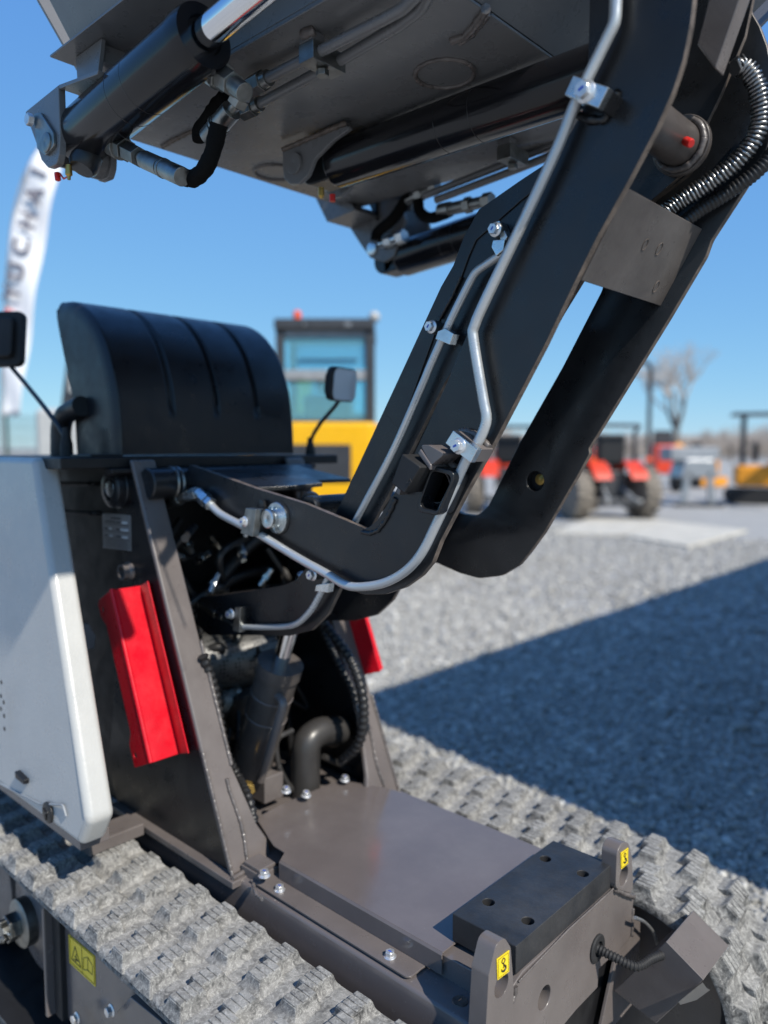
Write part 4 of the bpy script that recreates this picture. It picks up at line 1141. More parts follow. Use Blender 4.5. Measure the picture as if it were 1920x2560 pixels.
st = MB().prism(fillet(yz(0.885, [(-0.7819, 0.885, 1.2584), (-0.7442, 0.885, 1.2383), (-0.7777, 0.885, 1.1972), (-0.8042, 0.885, 1.2123)]), 0.003, 3, True), (0, 0.05, 0)).build('rubber_stop', 'black_rubber', armN, bevel=0.004, seg=3)
tm = [(-0.7716, 0.8845, 1.214), (-0.7619, 0.8845, 1.2155), (-0.7651, 0.8845, 1.2203)]
MB().tube([Vector(p) for p in tm] + [Vector(tm[0])], 0.0005, 5).build('moulded_mark', 'hose_grey', st)
b = MB().prism([(-0.8345, 0.93, 1.194), (-0.8207, 0.93, 1.2314), (-0.8156, 0.93, 1.2283), (-0.8276, 0.93, 1.1904)], (0, 0.03, 0)); b.build('stop_bracket', 'frame_paint', armN, bevel=0.001)

# ---- hydraulic tubes along the arms
T1 = [(-1.3597, 0.931, 1.1496), (-1.3246, 0.931, 1.1306), (-1.2516, 0.931, 1.1116), (-1.2054, 0.931, 1.1006), (-1.0837, 0.931, 1.0634), (-1.0052, 0.931, 1.0422), (-0.9569, 0.931, 1.0278), (-0.9194, 0.931, 1.0282), (-0.8713, 0.931, 1.039), (-0.8325, 0.931, 1.0558), (-0.8014, 0.931, 1.0777), (-0.7764, 0.931, 1.106), (-0.7522, 0.931, 1.1467), (-0.7197, 0.931, 1.203), (-0.6929, 0.931, 1.2509), (-0.6727, 0.931, 1.2759), (-0.6615, 0.931, 1.2963), (-0.6581, 0.931, 1.3125), (-0.6642, 0.931, 1.3388), (-0.6833, 0.931, 1.4283), (-0.6806, 0.931, 1.4465), (-0.6639, 0.931, 1.4772), (-0.5896, 0.931, 1.5958), (-0.5479, 0.931, 1.6655), (-0.526, 0.931, 1.7091), (-0.5062, 0.931, 1.7403), (-0.4809, 0.931, 1.7795), (-0.4722, 0.931, 1.794), (-0.4705, 0.931, 1.8114), (-0.4702, 0.931, 1.8395), (-0.4705, 0.931, 1.9234)]
tb1 = MB().tube(resample(spline(T1, 8), 0.006), 0.0079, 16).build('hydraulic_tube', 'tube_silver', armN, ang=80)
T2a = [(-1.325, 0.974, 0.8849), (-1.2656, 0.974, 0.8937), (-1.1812, 0.974, 0.9082), (-1.1357, 0.974, 0.9219), (-1.0977, 0.974, 0.9508), (-1.0722, 0.974, 0.9824), (-1.0462, 0.974, 1.0217), (-0.9675, 0.974, 1.1413), (-0.8824, 0.974, 1.2605), (-0.8163, 0.974, 1.371), (-0.8005, 0.974, 1.399), (-0.7634, 0.974, 1.46), (-0.7242, 0.974, 1.5182), (-0.7108, 0.974, 1.5342), (-0.691, 0.974, 1.543), (-0.6716, 0.974, 1.5505), (-0.6589, 0.974, 1.5553)]
tb2 = MB().tube(resample(spline(T2a, 8), 0.006), 0.0063, 14).build('hydraulic_tube', 'tube_silver', lkN, ang=80)

def clampplate(quad, y, th, boltpx, parent, yb, mat='zinc', back='arm_shade_paint', bs=0.0115, spin=0.4):
    pl = MB().prism(yz(y, quad), (0, th, 0)).build('pipe_clamp', mat, parent, bevel=0.001)
    if yb - y - th > 0.002:
        c = sum((Vector(p) for p in quad), Vector()) / 4
        MB().prism([Vector((c.x + (p[0] - c.x) * 0.97, y + th, c.z + (p[2] - c.z) * 0.97)) for p in quad], (0, yb - y - th, 0)).build('clamp_block', back, parent, bevel=0.001)
    bolt(parent, (boltpx[0], y, boltpx[2]), (0, -1, 0), bs, True, 'bolt_steel', True, spin)
clampplate([(-0.5145, 0.908, 1.7376), (-0.4658, 0.908, 1.7083), (-0.4791, 0.908, 1.6876), (-0.5265, 0.908, 1.7178)], 0.908, 0.014, (-0.4972, 0.908, 1.7125), armN, 0.952, bs=0.0125)
weld('weld_bead', [(-0.5318, 0.948, 1.7074), (-0.5141, 0.948, 1.6949), (-0.4914, 0.948, 1.6886), (-0.4808, 0.948, 1.7054), (-0.473, 0.948, 1.7177)], 0.006, armN, 31, 'arm_shade_paint')
clampplate([(-0.7028, 0.91, 1.2931), (-0.6581, 0.91, 1.2654), (-0.6707, 0.91, 1.2456), (-0.7177, 0.91, 1.2742)], 0.910, 0.012, (-0.6922, 0.91, 1.27), armN, 0.952, back='frame_paint', bs=0.011)
weld('weld_bead', [(-0.716, 0.944, 1.2913), (-0.7023, 0.944, 1.2923), (-0.6889, 0.944, 1.2874), (-0.6748, 0.944, 1.2789), (-0.6624, 0.944, 1.2682)], 0.006, armN, 32)
clampplate([(-1.2071, 0.908, 1.1501), (-1.1733, 0.908, 1.1496), (-1.187, 0.908, 1.0954), (-1.225, 0.908, 1.0994)], 0.908, 0.016, (-1.2116, 0.908, 1.1232), armN, 0.952, mat='zinc_dull', bs=0.0095)
def saddle(boltpx, sad, y, parent, bs=0.0095):
    b = MB().prism(yz(y, sad), (0, 0.016, 0)).build('pipe_clamp', 'zinc', parent, bevel=0.0012)
    bolt(parent, (boltpx[0], y + 0.002, boltpx[2]), (0, -1, 0), bs, True, 'bolt_steel', True, 0.9)
    MB().lathe((boltpx[0], y + 0.004, boltpx[2]), (0, 1, 0), [(0, 0.011), (0.016, 0.011)], 20).build('spacer', 'zinc_dull', parent)
saddle((-0.791, 0.965, 1.4594), [(-0.7763, 0.963, 1.4508), (-0.7618, 0.963, 1.4543), (-0.7444, 0.963, 1.444), (-0.7521, 0.963, 1.4275), (-0.7811, 0.963, 1.4388)], 0.963, lkN)
saddle((-0.6702, 0.965, 1.5878), [(-0.6729, 0.963, 1.5729), (-0.6518, 0.963, 1.5703), (-0.6543, 0.963, 1.5554), (-0.6668, 0.963, 1.5489), (-0.6756, 0.963, 1.563)], 0.963, lkN)
MB().prism(yz(0.972, [(-0.6795, 0.972, 1.6013), (-0.6682, 0.972, 1.602), (-0.6537, 0.972, 1.5758), (-0.662, 0.972, 1.567)]), (0, 0.018, 0)).build('clamp_plate', 'zinc', lkN, bevel=0.001)
saddle((-1.082, 0.968, 1.0259), [(-1.0698, 0.966, 1.0084), (-1.0344, 0.966, 1.0158), (-1.039, 0.966, 0.9971), (-1.0745, 0.966, 0.9955)], 0.966, lkN, 0.0105)
clampplate([(-1.3216, 0.962, 0.9297), (-1.302, 0.962, 0.9317), (-1.3076, 0.962, 0.8769), (-1.3315, 0.962, 0.8781)], 0.962, 0.014, (-1.3363, 0.962, 0.9129), lkN, 0.994, mat='zinc_dull', bs=0.010)

# ---- fittings: hexes and swaged ends along a path
def fitting(path, parent, spec, name='hose_fitting', mat='zinc_dull'):
    """spec: list of (fraction0, fraction1, radius, hex?)"""
    a, c = Vector(path[0]), Vector(path[1])
    b = MB()
    for t0, t1, r, hx in spec:
        p, q = a + (c - a) * t0, a + (c - a) * t1
        if hx: hexnut(b, p, q, r)
        else: b.cyl(p, q, r, 18)
    return b.build(name, mat, parent, bevel=0.0006, seg=1)
ft = [(-1.529, 0.93, 1.1383), (-1.443, 0.93, 1.1619), (-1.4001, 0.93, 1.1698), (-1.354, 0.93, 1.1474)]
fitting(ft[0:2], armN, [(0, 0.45, 0.011, 0), (0.45, 0.7, 0.014, 1), (0.7, 1.0, 0.011, 0)])
fitting(ft[1:3], armN, [(0, 0.5, 0.0125, 0), (0.5, 1.0, 0.015, 1)], mat='zinc')
fitting(ft[2:4], armN, [(0, 0.35, 0.0125, 0), (0.35, 0.7, 0.0155, 1), (0.75, 1.0, 0.0145, 1)], mat='zinc')
ft = [(-1.5001, 1, 0.9075), (-1.3734, 1, 0.8788)]
fitting(ft, lkN, [(0, 0.3, 0.011, 0), (0.3, 0.5, 0.014, 1), (0.52, 0.7, 0.011, 0), (0.7, 1.0, 0.009, 0)])

# ---- engine bay contents
lc0, lc1 = Vector((-1.4078, 1.06, 0.5166)), Vector((-1.291, 1.06, 0.7957))
ax = (lc1 - lc0).normalized()
lc = MB().lathe(lc0, ax, [(0, 0.034), (0.01, 0.0475), ((lc1 - lc0).length - 0.03, 0.0475), ((lc1 - lc0).length - 0.029, 0.0515), ((lc1 - lc0).length, 0.0515), ((lc1 - lc0).length + 0.001, 0.02)], 40).build('lift_cylinder', 'shade_brown', D, ang=30)
MB().cyl(lc1 - ax * 0.01, lc1 + ax * 0.22, 0.018, 28).build('cylinder_rod', 'chrome', lc)
for t in (0.33, 0.52):
    MB().lathe(lc0 + ax * ((lc1 - lc0).length * t + 0.06), ax, [(0, 0.0477), (0.001, 0.049), (0.003, 0.049), (0.004, 0.0477)], 40).build('barrel_ring', 'frame_paint', lc)
MB().tube(fillet([lc0 + ax * 0.24 + Vector((0.04, -0.02, -0.01)), lc0 + ax * 0.245 + Vector((0.068, -0.03, -0.02)), lc0 + ax * 0.03 + Vector((0.066, -0.03, -0.02))], 0.025), 0.0095, 12).build('side_pipe', 'frame_paint', lc)
pb = (-1.36, 1.0688, 0.4946)
MB().box((pb[0], pb[1], pb[2]), (0.06, 0.055, 0.06)).build('port_block', 'frame_paint', D, bevel=0.003)
nb = (-1.32, 0.9846, 0.5295)
b = MB(); hexnut(b, nb, Vector(nb) + Vector((0.02, -0.01, 0)), 0.015); b.build('hex_plug', 'brass', D, bevel=0.001)
for q in [(-1.25, 1.0366, 0.5239), (-1.25, 1.2146, 0.4906), (-1.25, 1.0939, 0.4943)]:
    bolt(D, q, (0.2, 0, 1), 0.010, True, 'bolt_steel', True)
MB().tube(resample(fillet([Vector(p) for p in [(-1.33, 1.2766, 0.5724), (-1.33, 1.2102, 0.588), (-1.33, 1.1667, 0.5787), (-1.33, 1.1633, 0.5017), (-1.33, 1.1638, 0.4329)]], 0.05, 8), 0.01), 0.034, 24).build('coolant_hose', 'hose_grey', D, ang=80)
MB().lathe((-1.36, 1.275, 0.557), (0, 1, 0), [(0, 0.036), (0.012, 0.036)], 28).build('hose_band', 'zinc_dull', D)
def hose(pts, r, mat='hose_black', nm='hose', rib=None):
    P = spline(pts, 8)
    if rib: return ribbed_tube(nm, P, r, rib[0], rib[1], mat, D, 12)
    return MB().tube(resample(P, 0.008), r, 10).build(nm, mat, D, ang=80)
hose([(-1.332, 1.23, 0.8458), (-1.2507, 1.23, 0.7821), (-1.2105, 1.23, 0.7137), (-1.203, 1.23, 0.6418), (-1.2227, 1.23, 0.5767), (-1.2779, 1.23, 0.5214)], 0.013, rib=(0.016, 0.0035))
hose([(-1.3738, 1.25, 0.8396), (-1.3039, 1.25, 0.7493), (-1.2606, 1.25, 0.6999), (-1.2475, 1.25, 0.6641)], 0.011, rib=(0.014, 0.003))
hose([(-1.34, 0.8935, 0.8348), (-1.34, 0.9195, 0.7588), (-1.34, 0.9339, 0.6731), (-1.34, 0.9479, 0.6054), (-1.34, 0.9732, 0.5525), (-1.27, 0.946, 0.5415), (-1.24, 0.9352, 0.5248), (-1.22, 0.9276, 0.5002)], 0.0115, rib=(0.016, 0.004))
hose([(-1.34, 1.1326, 0.609), (-1.34, 1.087, 0.599), (-1.34, 1.0897, 0.5414), (-1.34, 1.1151, 0.4882), (-1.34, 1.1489, 0.4466)], 0.0065, 'hose_grey')
hose([(-1.33, 1.2213, 0.5221), (-1.33, 1.3064, 0.4631), (-1.33, 1.3741, 0.4022), (-1.33, 1.4055, 0.3593)], 0.0075, 'hose_grey')
hose([(-1.3, 1.3417, 0.4669), (-1.3, 1.3665, 0.4245), (-1.3, 1.4115, 0.3829)], 0.005, 'hose_grey')
hose([(-1.55, 1.0738, 0.9267), (-1.55, 1.1099, 0.9715), (-1.55, 1.1969, 1.0329), (-1.55, 1.302, 1.034), (-1.55, 1.4152, 0.98)], 0.018)
hose([(-1.6, 1.0382, 0.8956), (-1.6, 1.0964, 0.9072), (-1.6, 1.1825, 0.9367), (-1.6, 1.2874, 0.9452)], 0.014)
mf = (-1.6, 1.1349, 0.7365)
MB().lathe((mf[0], mf[1] - 0.11, mf[2]), (0.25, 1, 0), [(0, 0.05), (0.02, 0.075), (0.21, 0.075), (0.23, 0.05)], 40).build('muffler_shield', 'perforated_shield', D)
MB().lohi((-1.72, 0.90, 0.86), (-1.60, 1.28, 0.90)).build('cross_beam', 'arm_shade_paint', D, bevel=0.004)
for q, r in (((-1.55, 1.091, 0.6387), 0.03), ((-1.55, 1.1274, 0.6502), 0.02), ((-1.62, 1.0221, 0.6397), 0.03), ((-1.6, 1.2489, 1.0451), 0.022)):
    MB().lathe(q, (0.5, -0.6, 0.3), [(0, r * 0.6), (r * 0.3, r), (r * 1.2, r), (r * 1.5, r * 0.5), (r * 2.2, r * 0.5)], 14).build('pump_port', 'zinc_dull', D, ang=30)
rndc = random.Random(21)
for i in range(26):
    y_ = rndc.uniform(0.93, 1.26); z_ = rndc.uniform(0.5, 1.12); x_ = rndc.uniform(-1.72, -1.50)
    pts_ = [(x_, y_, z_)]
    for j in range(4):
        pts_.append((min(-1.42, max(-1.76, pts_[-1][0] + rndc.uniform(-0.07, 0.09))), min(1.27, max(0.9, pts_[-1][1] + rndc.uniform(-0.12, 0.12))), min(1.16, max(0.46, pts_[-1][2] + rndc.uniform(-0.16, 0.12)))))
    hose(pts_, rndc.choice((0.005, 0.007, 0.009, 0.012)), rndc.choice(('hose_black', 'hose_black', 'hose_grey')), 'cable')
for i in range(22):
    p_ = Vector((rndc.uniform(-1.66, -1.46), rndc.uniform(0.92, 1.24), rndc.uniform(0.55, 1.1))); d_ = Vector((rndc.uniform(-1, 1), rndc.uniform(-1, 1), rndc.uniform(-1, 1))).normalized() * 0.05
    fitting([p_, p_ + d_], D, [(0, 0.35, 0.009, 0), (0.35, 0.6, 0.013, 1), (0.6, 1.0, 0.008, 0)], mat=rndc.choice(('zinc_dull', 'zinc')))
MB().lohi((-1.75, 0.93, 0.50), (-1.62, 1.25, 0.78)).build('engine_block', 'hose_grey', D, bevel=0.015, seg=3)
MB().lathe((-1.60, 1.02, 0.60), (1, 0, 0), [(0, 0.08), (0.03, 0.085), (0.04, 0.06), (0.05, 0.02)], 32).build('pulley', 'dark_machine', D)
MB().lathe((-1.55, 1.16, 0.56), (0, -0.3, 1), [(0, 0.04), (0.01, 0.045), (0.10, 0.045), (0.11, 0.03)], 28).build('oil_filter', 'hose_grey', D)
for near_ in (True, False):
    yb_ = 0.79 if near_ else 2 * YC - 0.80
    MB().lohi((-2.1, yb_, 0.07), (-0.68, yb_ + 0.01, 0.375)).build('track_guard_plate', 'arm_shade_paint', D)
# pale shield visible beside the red guard
MB().prism([(-1.64, 0.7637, 0.8769), (-1.64, 0.7949, 0.8716), (-1.64, 0.8109, 0.8412), (-1.64, 0.8062, 0.8144), (-1.64, 0.7678, 0.811)], (-0.01, 0, 0)).build('heat_shield', 'grey_machine', D, bevel=0.001)

# ---- raised skip ------------------------------------------------------------
zs = 1.872
yS, yE = 0.748, 2 * YC - 0.748
xb, xe = -1.435, -0.66
b = MB()
b.prism([(xb, yS, zs), (xe, yS, zs), (xe, yE, zs), (xb, yE, zs)], (0, 0, 0.005))
b.prism([(xb + 0.03, yS, zs + 0.0052), (xe, yS, zs + 0.0052), (xe, yS, 1.955), (xb + 0.03, yS, 1.955)], (0, 0.005, 0))
b.prism([(xb + 0.03, yE, zs + 0.0052), (xe, yE, zs + 0.0052), (xe, yE, 1.955), (xb + 0.03, yE, 1.955)], (0, -0.005, 0))
skip = b.build('skip', 'skip_paint', D, bevel=0.0015)
MB().lohi((-1.40, 0.642, 1.955), (-0.60, 2 * YC - 0.642, 1.959)).build('skip_floor', 'skip_paint', skip, bevel=0.001)
for s_ in (0, 1):
    f = (lambda p: p) if s_ == 0 else mir
    d = 1 if s_ == 0 else -1
    MB().prism([f(p) for p in ((-1.355, 0.668, 1.9592), (-0.56, 0.668, 1.9592), (0.03, 0.42, 2.55), (-1.52, 0.42, 2.55))], (0, d * 0.006, 0)).build('skip_side', 'skip_paint', skip, bevel=0.001)
    MB().prism([f(p) for p in ((-1.357, 0.672, 1.86), (-1.30, 0.672, 1.86), (-1.27, 0.672, 1.954), (-1.365, 0.672, 1.954))], (0, d * 0.008, 0)).build('corner_gusset', 'skip_paint', skip, bevel=0.001)
    MB().lohi(*[tuple(f(p)) for p in ((-1.30, 0.675, 1.925), (-1.285, 0.745, 1.954))]).build('corner_web', 'skip_paint', skip) if s_ == 0 else None
MB().prism([(-0.66, yS, zs + 0.006), (-0.66, yE, zs + 0.006), (0.03, yE + 0.3, 2.55), (0.03, yS - 0.3, 2.55)], (-0.004, 0, 0.004)).build('skip_front', 'skip_paint', skip)
MB().prism([(-1.42, 0.70, 1.9592), (-1.42, 1.48, 1.9592), (-1.62, 1.74, 2.55), (-1.62, 0.44, 2.55)], (0.006, 0, 0)).build('skip_end', 'skip_paint', skip)
MB().lohi((xb - 0.006, 0.99, zs - 0.052), (xb, 1.12, zs)).build('rear_tab', 'skip_paint', skip) if False else None
MB().prism([(-1.2362, 0.8, 1.8296), (-1.1371, 0.8, 1.7835), (-1.1384, 0.8, 1.7442), (-1.235, 0.8, 1.7636)], (0, 0.004, 0)).build('rear_lip', 'skip_paint', skip) if False else None
weld('weld_bead', [(x, yS + 0.001, zs - 0.001) for x in np.linspace(xb + 0.03, -0.4, 10)], 0.0022, skip, 41, 'skip_paint')
weld('weld_bead', [(-1.4188, 0.8746, 1.871), (-1.3777, 0.8711, 1.871), (-1.3208, 0.8707, 1.871), (-1.2847, 0.8736, 1.871)], 0.005, skip, 42, 'cut_edge')
for cx, cy_, rr in (((-0.8117, 1.0216, 1.872)[0], (-0.8117, 1.0216, 1.872)[1], 0.048), ((-1.3648, 1.1234, 1.872)[0], (-1.3648, 1.1234, 1.872)[1], 0.048)):
    weld('weld_ring', [(cx + rr * math.cos(a), cy_ + rr * math.sin(a), zs - 0.001) for a in np.linspace(0, 6.28, 40)], 0.0042, skip, 43)
weld('weld_bead', [(-0.7391, 0.9469, 1.871), (-0.7158, 0.9502, 1.871), (-0.6885, 0.9374, 1.871), (-0.6544, 0.9139, 1.871)], 0.008, skip, 44)
weld('weld_bead', [(-0.7345, 0.9604, 1.871), (-0.7067, 0.9526, 1.871), (-0.6779, 0.9373, 1.871), (-0.6562, 0.923, 1.871)], 0.006, skip, 45)
# a lower stiffener plate by the rear of the underside
MB().prism([(-1.43, yS + 0.08, zs), (-1.43, yS + 0.08, zs - 0.035), (-1.25, yS + 0.08, zs - 0.001)], (0, 0.006, 0)).build('stiffener', 'skip_paint', skip) if False else None

# ---- tip cylinders
def bracket_plate(o, y, th, parent, mat='skip_paint'):
    return MB().prism(yz(y, o), (0, th, 0)).build('pivot_bracket', mat, parent, bevel=0.0025)
LB = fillet([(-1.4415, 0.612, 1.8646), (-1.3066, 0.612, 1.87), (-1.3068, 0.612, 1.7943), (-1.3125, 0.612, 1.7602), (-1.3227, 0.612, 1.7463), (-1.3567, 0.612, 1.7478), (-1.3822, 0.612, 1.7674), (-1.4004, 0.612, 1.801)], [0.004, 0.002, 0, 0.01, 0.012, 0.012, 0.012, 0.004], 4, True)
brL = bracket_plate(LB, 0.612, 0.012, skip)
LB2 = yz(0.70, [(p[0], 0, p[2]) for p in LB])
bracket_plate(LB2, 0.704, 0.012, skip)
MB().prism([(p[0], 0.612, p[2]) for p in (Vector((-1.3066, 0.612, 1.87)), Vector((-1.1696, 0.612, 1.8502)), Vector((-1.1738, 0.612, 1.845)), Vector((-1.3042, 0.612, 1.8629)))], (0, 0.104, 0)).build('bracket_web', 'skip_paint', skip, bevel=0.001)
kp = fillet(yz(0.606, [(-1.395, 0.606, 1.847), (-1.3665, 0.606, 1.8409), (-1.3204, 0.606, 1.7962), (-1.3193, 0.606, 1.7732), (-1.3539, 0.606, 1.7668), (-1.3844, 0.606, 1.7851)]), 0.008, 4, True)
MB().prism(kp, (0, 0.006, 0)).build('keeper_plate', 'zinc_dull', skip, bevel=0.0015)
bolt(skip, (-1.3922, 0.605, 1.8338), (0, -1, 0), 0.0125, False, 'bolt_steel', False, 0.2)
pc = (-1.3447, 0.6, 1.7853)
MB().lathe((pc[0], 0.606, pc[2]), (0, -1, 0), [(0, 0.0165), (0.002, 0.0165), (0.003, 0.015), (0.0031, 0.004), (0.002, 0.0)], 28).build('pin_end', 'zinc_dull', skip)
def tip_cyl(a, c, r, rr, y, nm='tip_cylinder', ext=0.5):
    a, c = Vector(a), Vector(c); a.y = c.y = y
    ax = (c - a).normalized(); L = (c - a).length
    b = MB().lathe(a - ax * 0.005, ax, [(0, r * 0.7), (0.004, r * 0.95), (0.01, r), (L - 0.03, r), (L - 0.03, r * 1.02), (L - 0.012, r * 1.02), (L, r * 0.97), (L + 0.001, rr * 1.3), (L - 0.004, rr * 1.2)], 56)
    o = b.build(nm, 'cylinder_paint', D, ang=28)
    for t in (0.46, 0.58):
        MB().lathe(a + ax * (L * t), ax, [(0, r * 1.001), (0.0005, r * 1.006), (0.0012, r * 1.006), (0.0017, r * 1.001)], 56).build('barrel_seam', 'arm_shade_paint', o)
    MB().cyl(c - ax * 0.01, c + ax * ext, rr, 36).build('cylinder_rod', 'chrome', o)
    e = a - ax * 0.045
    MB().lathe((e.x, y - 0.03, e.z), (0, 1, 0), [(0, 0.034), (0.06, 0.034)], 32).box(a - ax * 0.02, (0.05, 0.06, 0.068), Matrix.Rotation(-math.atan2(ax.z, ax.x), 3, 'Y')).build('cylinder_eye', 'arm_shade_paint', o, bevel=0.003)
    return o, a, c, ax
La, Lc_ = (-1.3384, 0.66, 1.8044), (-0.9505, 0.66, 1.846)
cyL, a, c, ax = tip_cyl(La, Lc_, 0.0462, 0.0215, 0.66)
# flats on the gland
for an in (-0.6, 0.9, 2.4):
    pass
MB().lathe((-1.3046, 0.655, 1.7598), (0, -0.5, -1), [(-0.01, 0.025), (0.012, 0.025), (0.02, 0.02)], 24).build('base_boss', 'arm_shade_paint', cyL)
MB().lathe((-1.3465, 0.7, 1.7783), (0, 1, 0), [(-0.01, 0.030), (0.006, 0.030), (0.008, 0.024)], 32).build('spacer_boss', 'skip_paint', cyL, bevel=0.001)
gz = Vector((-1.3176, 0.63, 1.7359))
MB().lathe(gz, (0, 0, -1), [(-0.012, 0.005), (0, 0.006), (0.004, 0.006), (0.007, 0.003), (0.012, 0.003)], 12).build('grease_fitting', 'brass', cyL)
MB().tube([gz + Vector((0, 0, -0.006)), gz + Vector((-0.02, 0, -0.006)), Vector((-1.3507, 0.63, 1.7416))], 0.0016, 6).build('cap_strap', 'plastic_red', cyL)
MB().lathe((-1.3614, 0.63, 1.7448), (0.2, 0, -1), [(0, 0.0052), (0.012, 0.0052), (0.013, 0.004)], 14).build('grease_cap', 'plastic_red', cyL)
Ca, Cc = (-1.1332, 1.09, 1.8225), (-0.5356, 1.09, 1.8201)
cyC, a2, c2, ax2 = tip_cyl(Ca, Cc, 0.0435, 0.02, YC, ext=0.06)
Rp = (La[0], 2 * YC - 0.66, La[2]); Rq = (Lc_[0], 2 * YC - 0.66, Lc_[2])
Ra, Rc = (-1.3374, 1.52, 1.7518), (-1.0205, 1.52, 1.7765)
cyR, a3, c3, ax3 = tip_cyl(Ra, Rc, 0.0462, 0.0215, 1.52)
# centre bracket
CB = [(-1.2317, 1.035, 1.8605), (-1.0594, 1.035, 1.863), (-1.0343, 1.035, 1.8505), (-1.0832, 1.035, 1.8406), (-1.1369, 1.035, 1.8189), (-1.1545, 1.035, 1.7931), (-1.1842, 1.035, 1.7831), (-1.2107, 1.035, 1.789), (-1.2265, 1.035, 1.8034), (-1.231, 1.035, 1.8262)]
CBo = fillet(yz(1.035, CB), [0, 0, 0.004, 0.03, 0.02, 0.02, 0.012, 0.012, 0.012, 0], 4, True)
bracket_plate(CBo, 1.030, 0.010, skip, 'skip_paint'); bracket_plate(CBo, 1.142, 0.010, skip, 'skip_paint')
weld('weld_bead', [(-1.227, 1.029, 1.8592), (-1.1644, 1.029, 1.8599), (-1.0963, 1.029, 1.8611), (-1.0512, 1.029, 1.8611)], 0.0055, skip, 46, 'cut_edge')
pc = (-1.191, 1.028, 1.8233)
MB().lathe((pc[0], 1.030, pc[2]), (0, -1, 0), [(0, 0.0205), (0.005, 0.0205), (0.006, 0.0195), (0.0065, 0.004), (0.0055, 0.0)], 32).build('pin_end', 'skip_paint', skip)
gz = Vector((-1.15, 1.06, 1.764))
MB().lathe(gz, (0, 0, -1), [(-0.012, 0.006), (0.004, 0.006), (0.008, 0.003)], 12).build('grease_fitting', 'brass', cyC)
MB().lathe((-1.1181, 1.06, 1.7519), (0, 0, -1), [(-0.004, 0.0058), (0.009, 0.0058)], 14).build('grease_cap', 'plastic_red', cyC)
# right bracket
RB = [(-1.5182, 1.47, 1.9076), (-1.3891, 1.47, 1.8662), (-1.382, 1.47, 1.9241), (-1.3071, 1.47, 1.8787), (-1.2911, 1.47, 1.8292), (-1.3269, 1.47, 1.7462), (-1.3612, 1.47, 1.7369), (-1.4106, 1.47, 1.7549), (-1.4468, 1.47, 1.7965), (-1.4942, 1.47, 1.8563)]
bracket_plate(fillet(yz(1.47, RB), 0.008, 3, True), 1.470, 0.012, skip, 'skip_paint')
bracket_plate(fillet(yz(1.47, RB), 0.008, 3, True), 1.562, 0.012, skip, 'skip_paint')
MB().prism([(-1.4292, 1.46, 1.9321), (-1.3797, 1.46, 1.8424), (-1.3824, 1.46, 1.9218)], (0, 0.012, 0)).build('bracket_rib', 'arm_shade_paint', skip)
MB().prism([(p[0], 1.38, p[2]) for p in [(-1.5182, 1.47, 1.9076), (-1.3891, 1.47, 1.8662), (-1.3751, 1.47, 1.8485), (-1.4762, 1.47, 1.8406)]], (0, 0.09, 0)).build('bracket_web', 'skip_paint', skip)
pc = (-1.4015, 1.468, 1.7762)
MB().lathe((pc[0], 1.470, pc[2]), (0, -1, 0), [(0, 0.0165), (0.005, 0.0165), (0.006, 0.014)], 28).build('pin_end', 'zinc', skip)
fr_ = [(-1.3658, 1.46, 1.7786), (-1.2822, 1.46, 1.7852)]
fitting(fr_, skip, [(0, 0.25, 0.010, 0), (0.25, 0.5, 0.015, 1), (0.5, 0.75, 0.012, 0), (0.75, 1.0, 0.018, 1)], mat='zinc')
hose([(-1.3609, 1.44, 1.7857), (-1.3539, 1.44, 1.804), (-1.3, 1.44, 1.8275), (-1.261, 1.44, 1.8622), (-1.2419, 1.44, 1.8675)], 0.014, 'sleeve_black', 'sleeved_hose')
hose([(-1.223, 1.44, 1.8542), (-1.2166, 1.44, 1.8252), (-1.1857, 1.44, 1.8052), (-1.1438, 1.44, 1.8061), (-1.1263, 1.44, 1.8088)], 0.013, 'sleeve_black', 'sleeved_hose')
fr_ = [(-1.261, 1.44, 1.8603), (-1.1621, 1.44, 1.8703)]
fitting(fr_, skip, [(0, 0.35, 0.012, 0), (0.35, 0.55, 0.016, 1), (0.55, 0.8, 0.012, 0), (0.8, 1.0, 0.016, 1)])
fr_ = [(-1.1557, 1.44, 1.8148), (-1.0096, 1.44, 1.8093)]
fitting(fr_, skip, [(0, 0.22, 0.017, 0), (0.22, 0.5, 0.014, 0), (0.5, 0.62, 0.018, 1), (0.62, 0.85, 0.013, 0), (0.85, 1.0, 0.018, 1)])

# tubes under the skip
zt = 1.845
ta = [(-0.9943, 0.7996, 1.845), (-0.8678, 0.7995, 1.845), (-0.7418, 0.801, 1.845), (-0.7043, 0.7994, 1.845), (-0.6565, 0.7832, 1.845), (-0.6203, 0.7509, 1.845)]
tu1 = MB().tube(resample(fillet([Vector(p) for p in ta], 0.06, 8), 0.01), 0.0082, 14).build('hydraulic_tube', 'skip_paint', skip, ang=80)
ta = [(-1.0807, 0.8477, 1.845), (-0.8754, 0.8389, 1.845), (-0.7351, 0.8261, 1.845), (-0.6869, 0.8155, 1.845), (-0.642, 0.7852, 1.845), (-0.6085, 0.7514, 1.845)]
tu2 = MB().tube(resample(fillet([Vector(p) for p in ta], 0.06, 8), 0.01), 0.0082, 14).build('hydraulic_tube', 'skip_paint', skip, ang=80)
ta = [(-1.171, 1.4, 1.8431), (-0.9126, 1.4, 1.8642), (-0.8019, 1.4, 1.8751)]
MB().tube(ta, 0.0082, 12).build('hydraulic_tube', 'skip_paint', skip)
ta = [(-1.1354, 1.4, 1.8267), (-0.9122, 1.4, 1.8441), (-0.8014, 1.4, 1.8545)]
MB().tube(ta, 0.0082, 12).build('hydraulic_tube', 'skip_paint', skip)
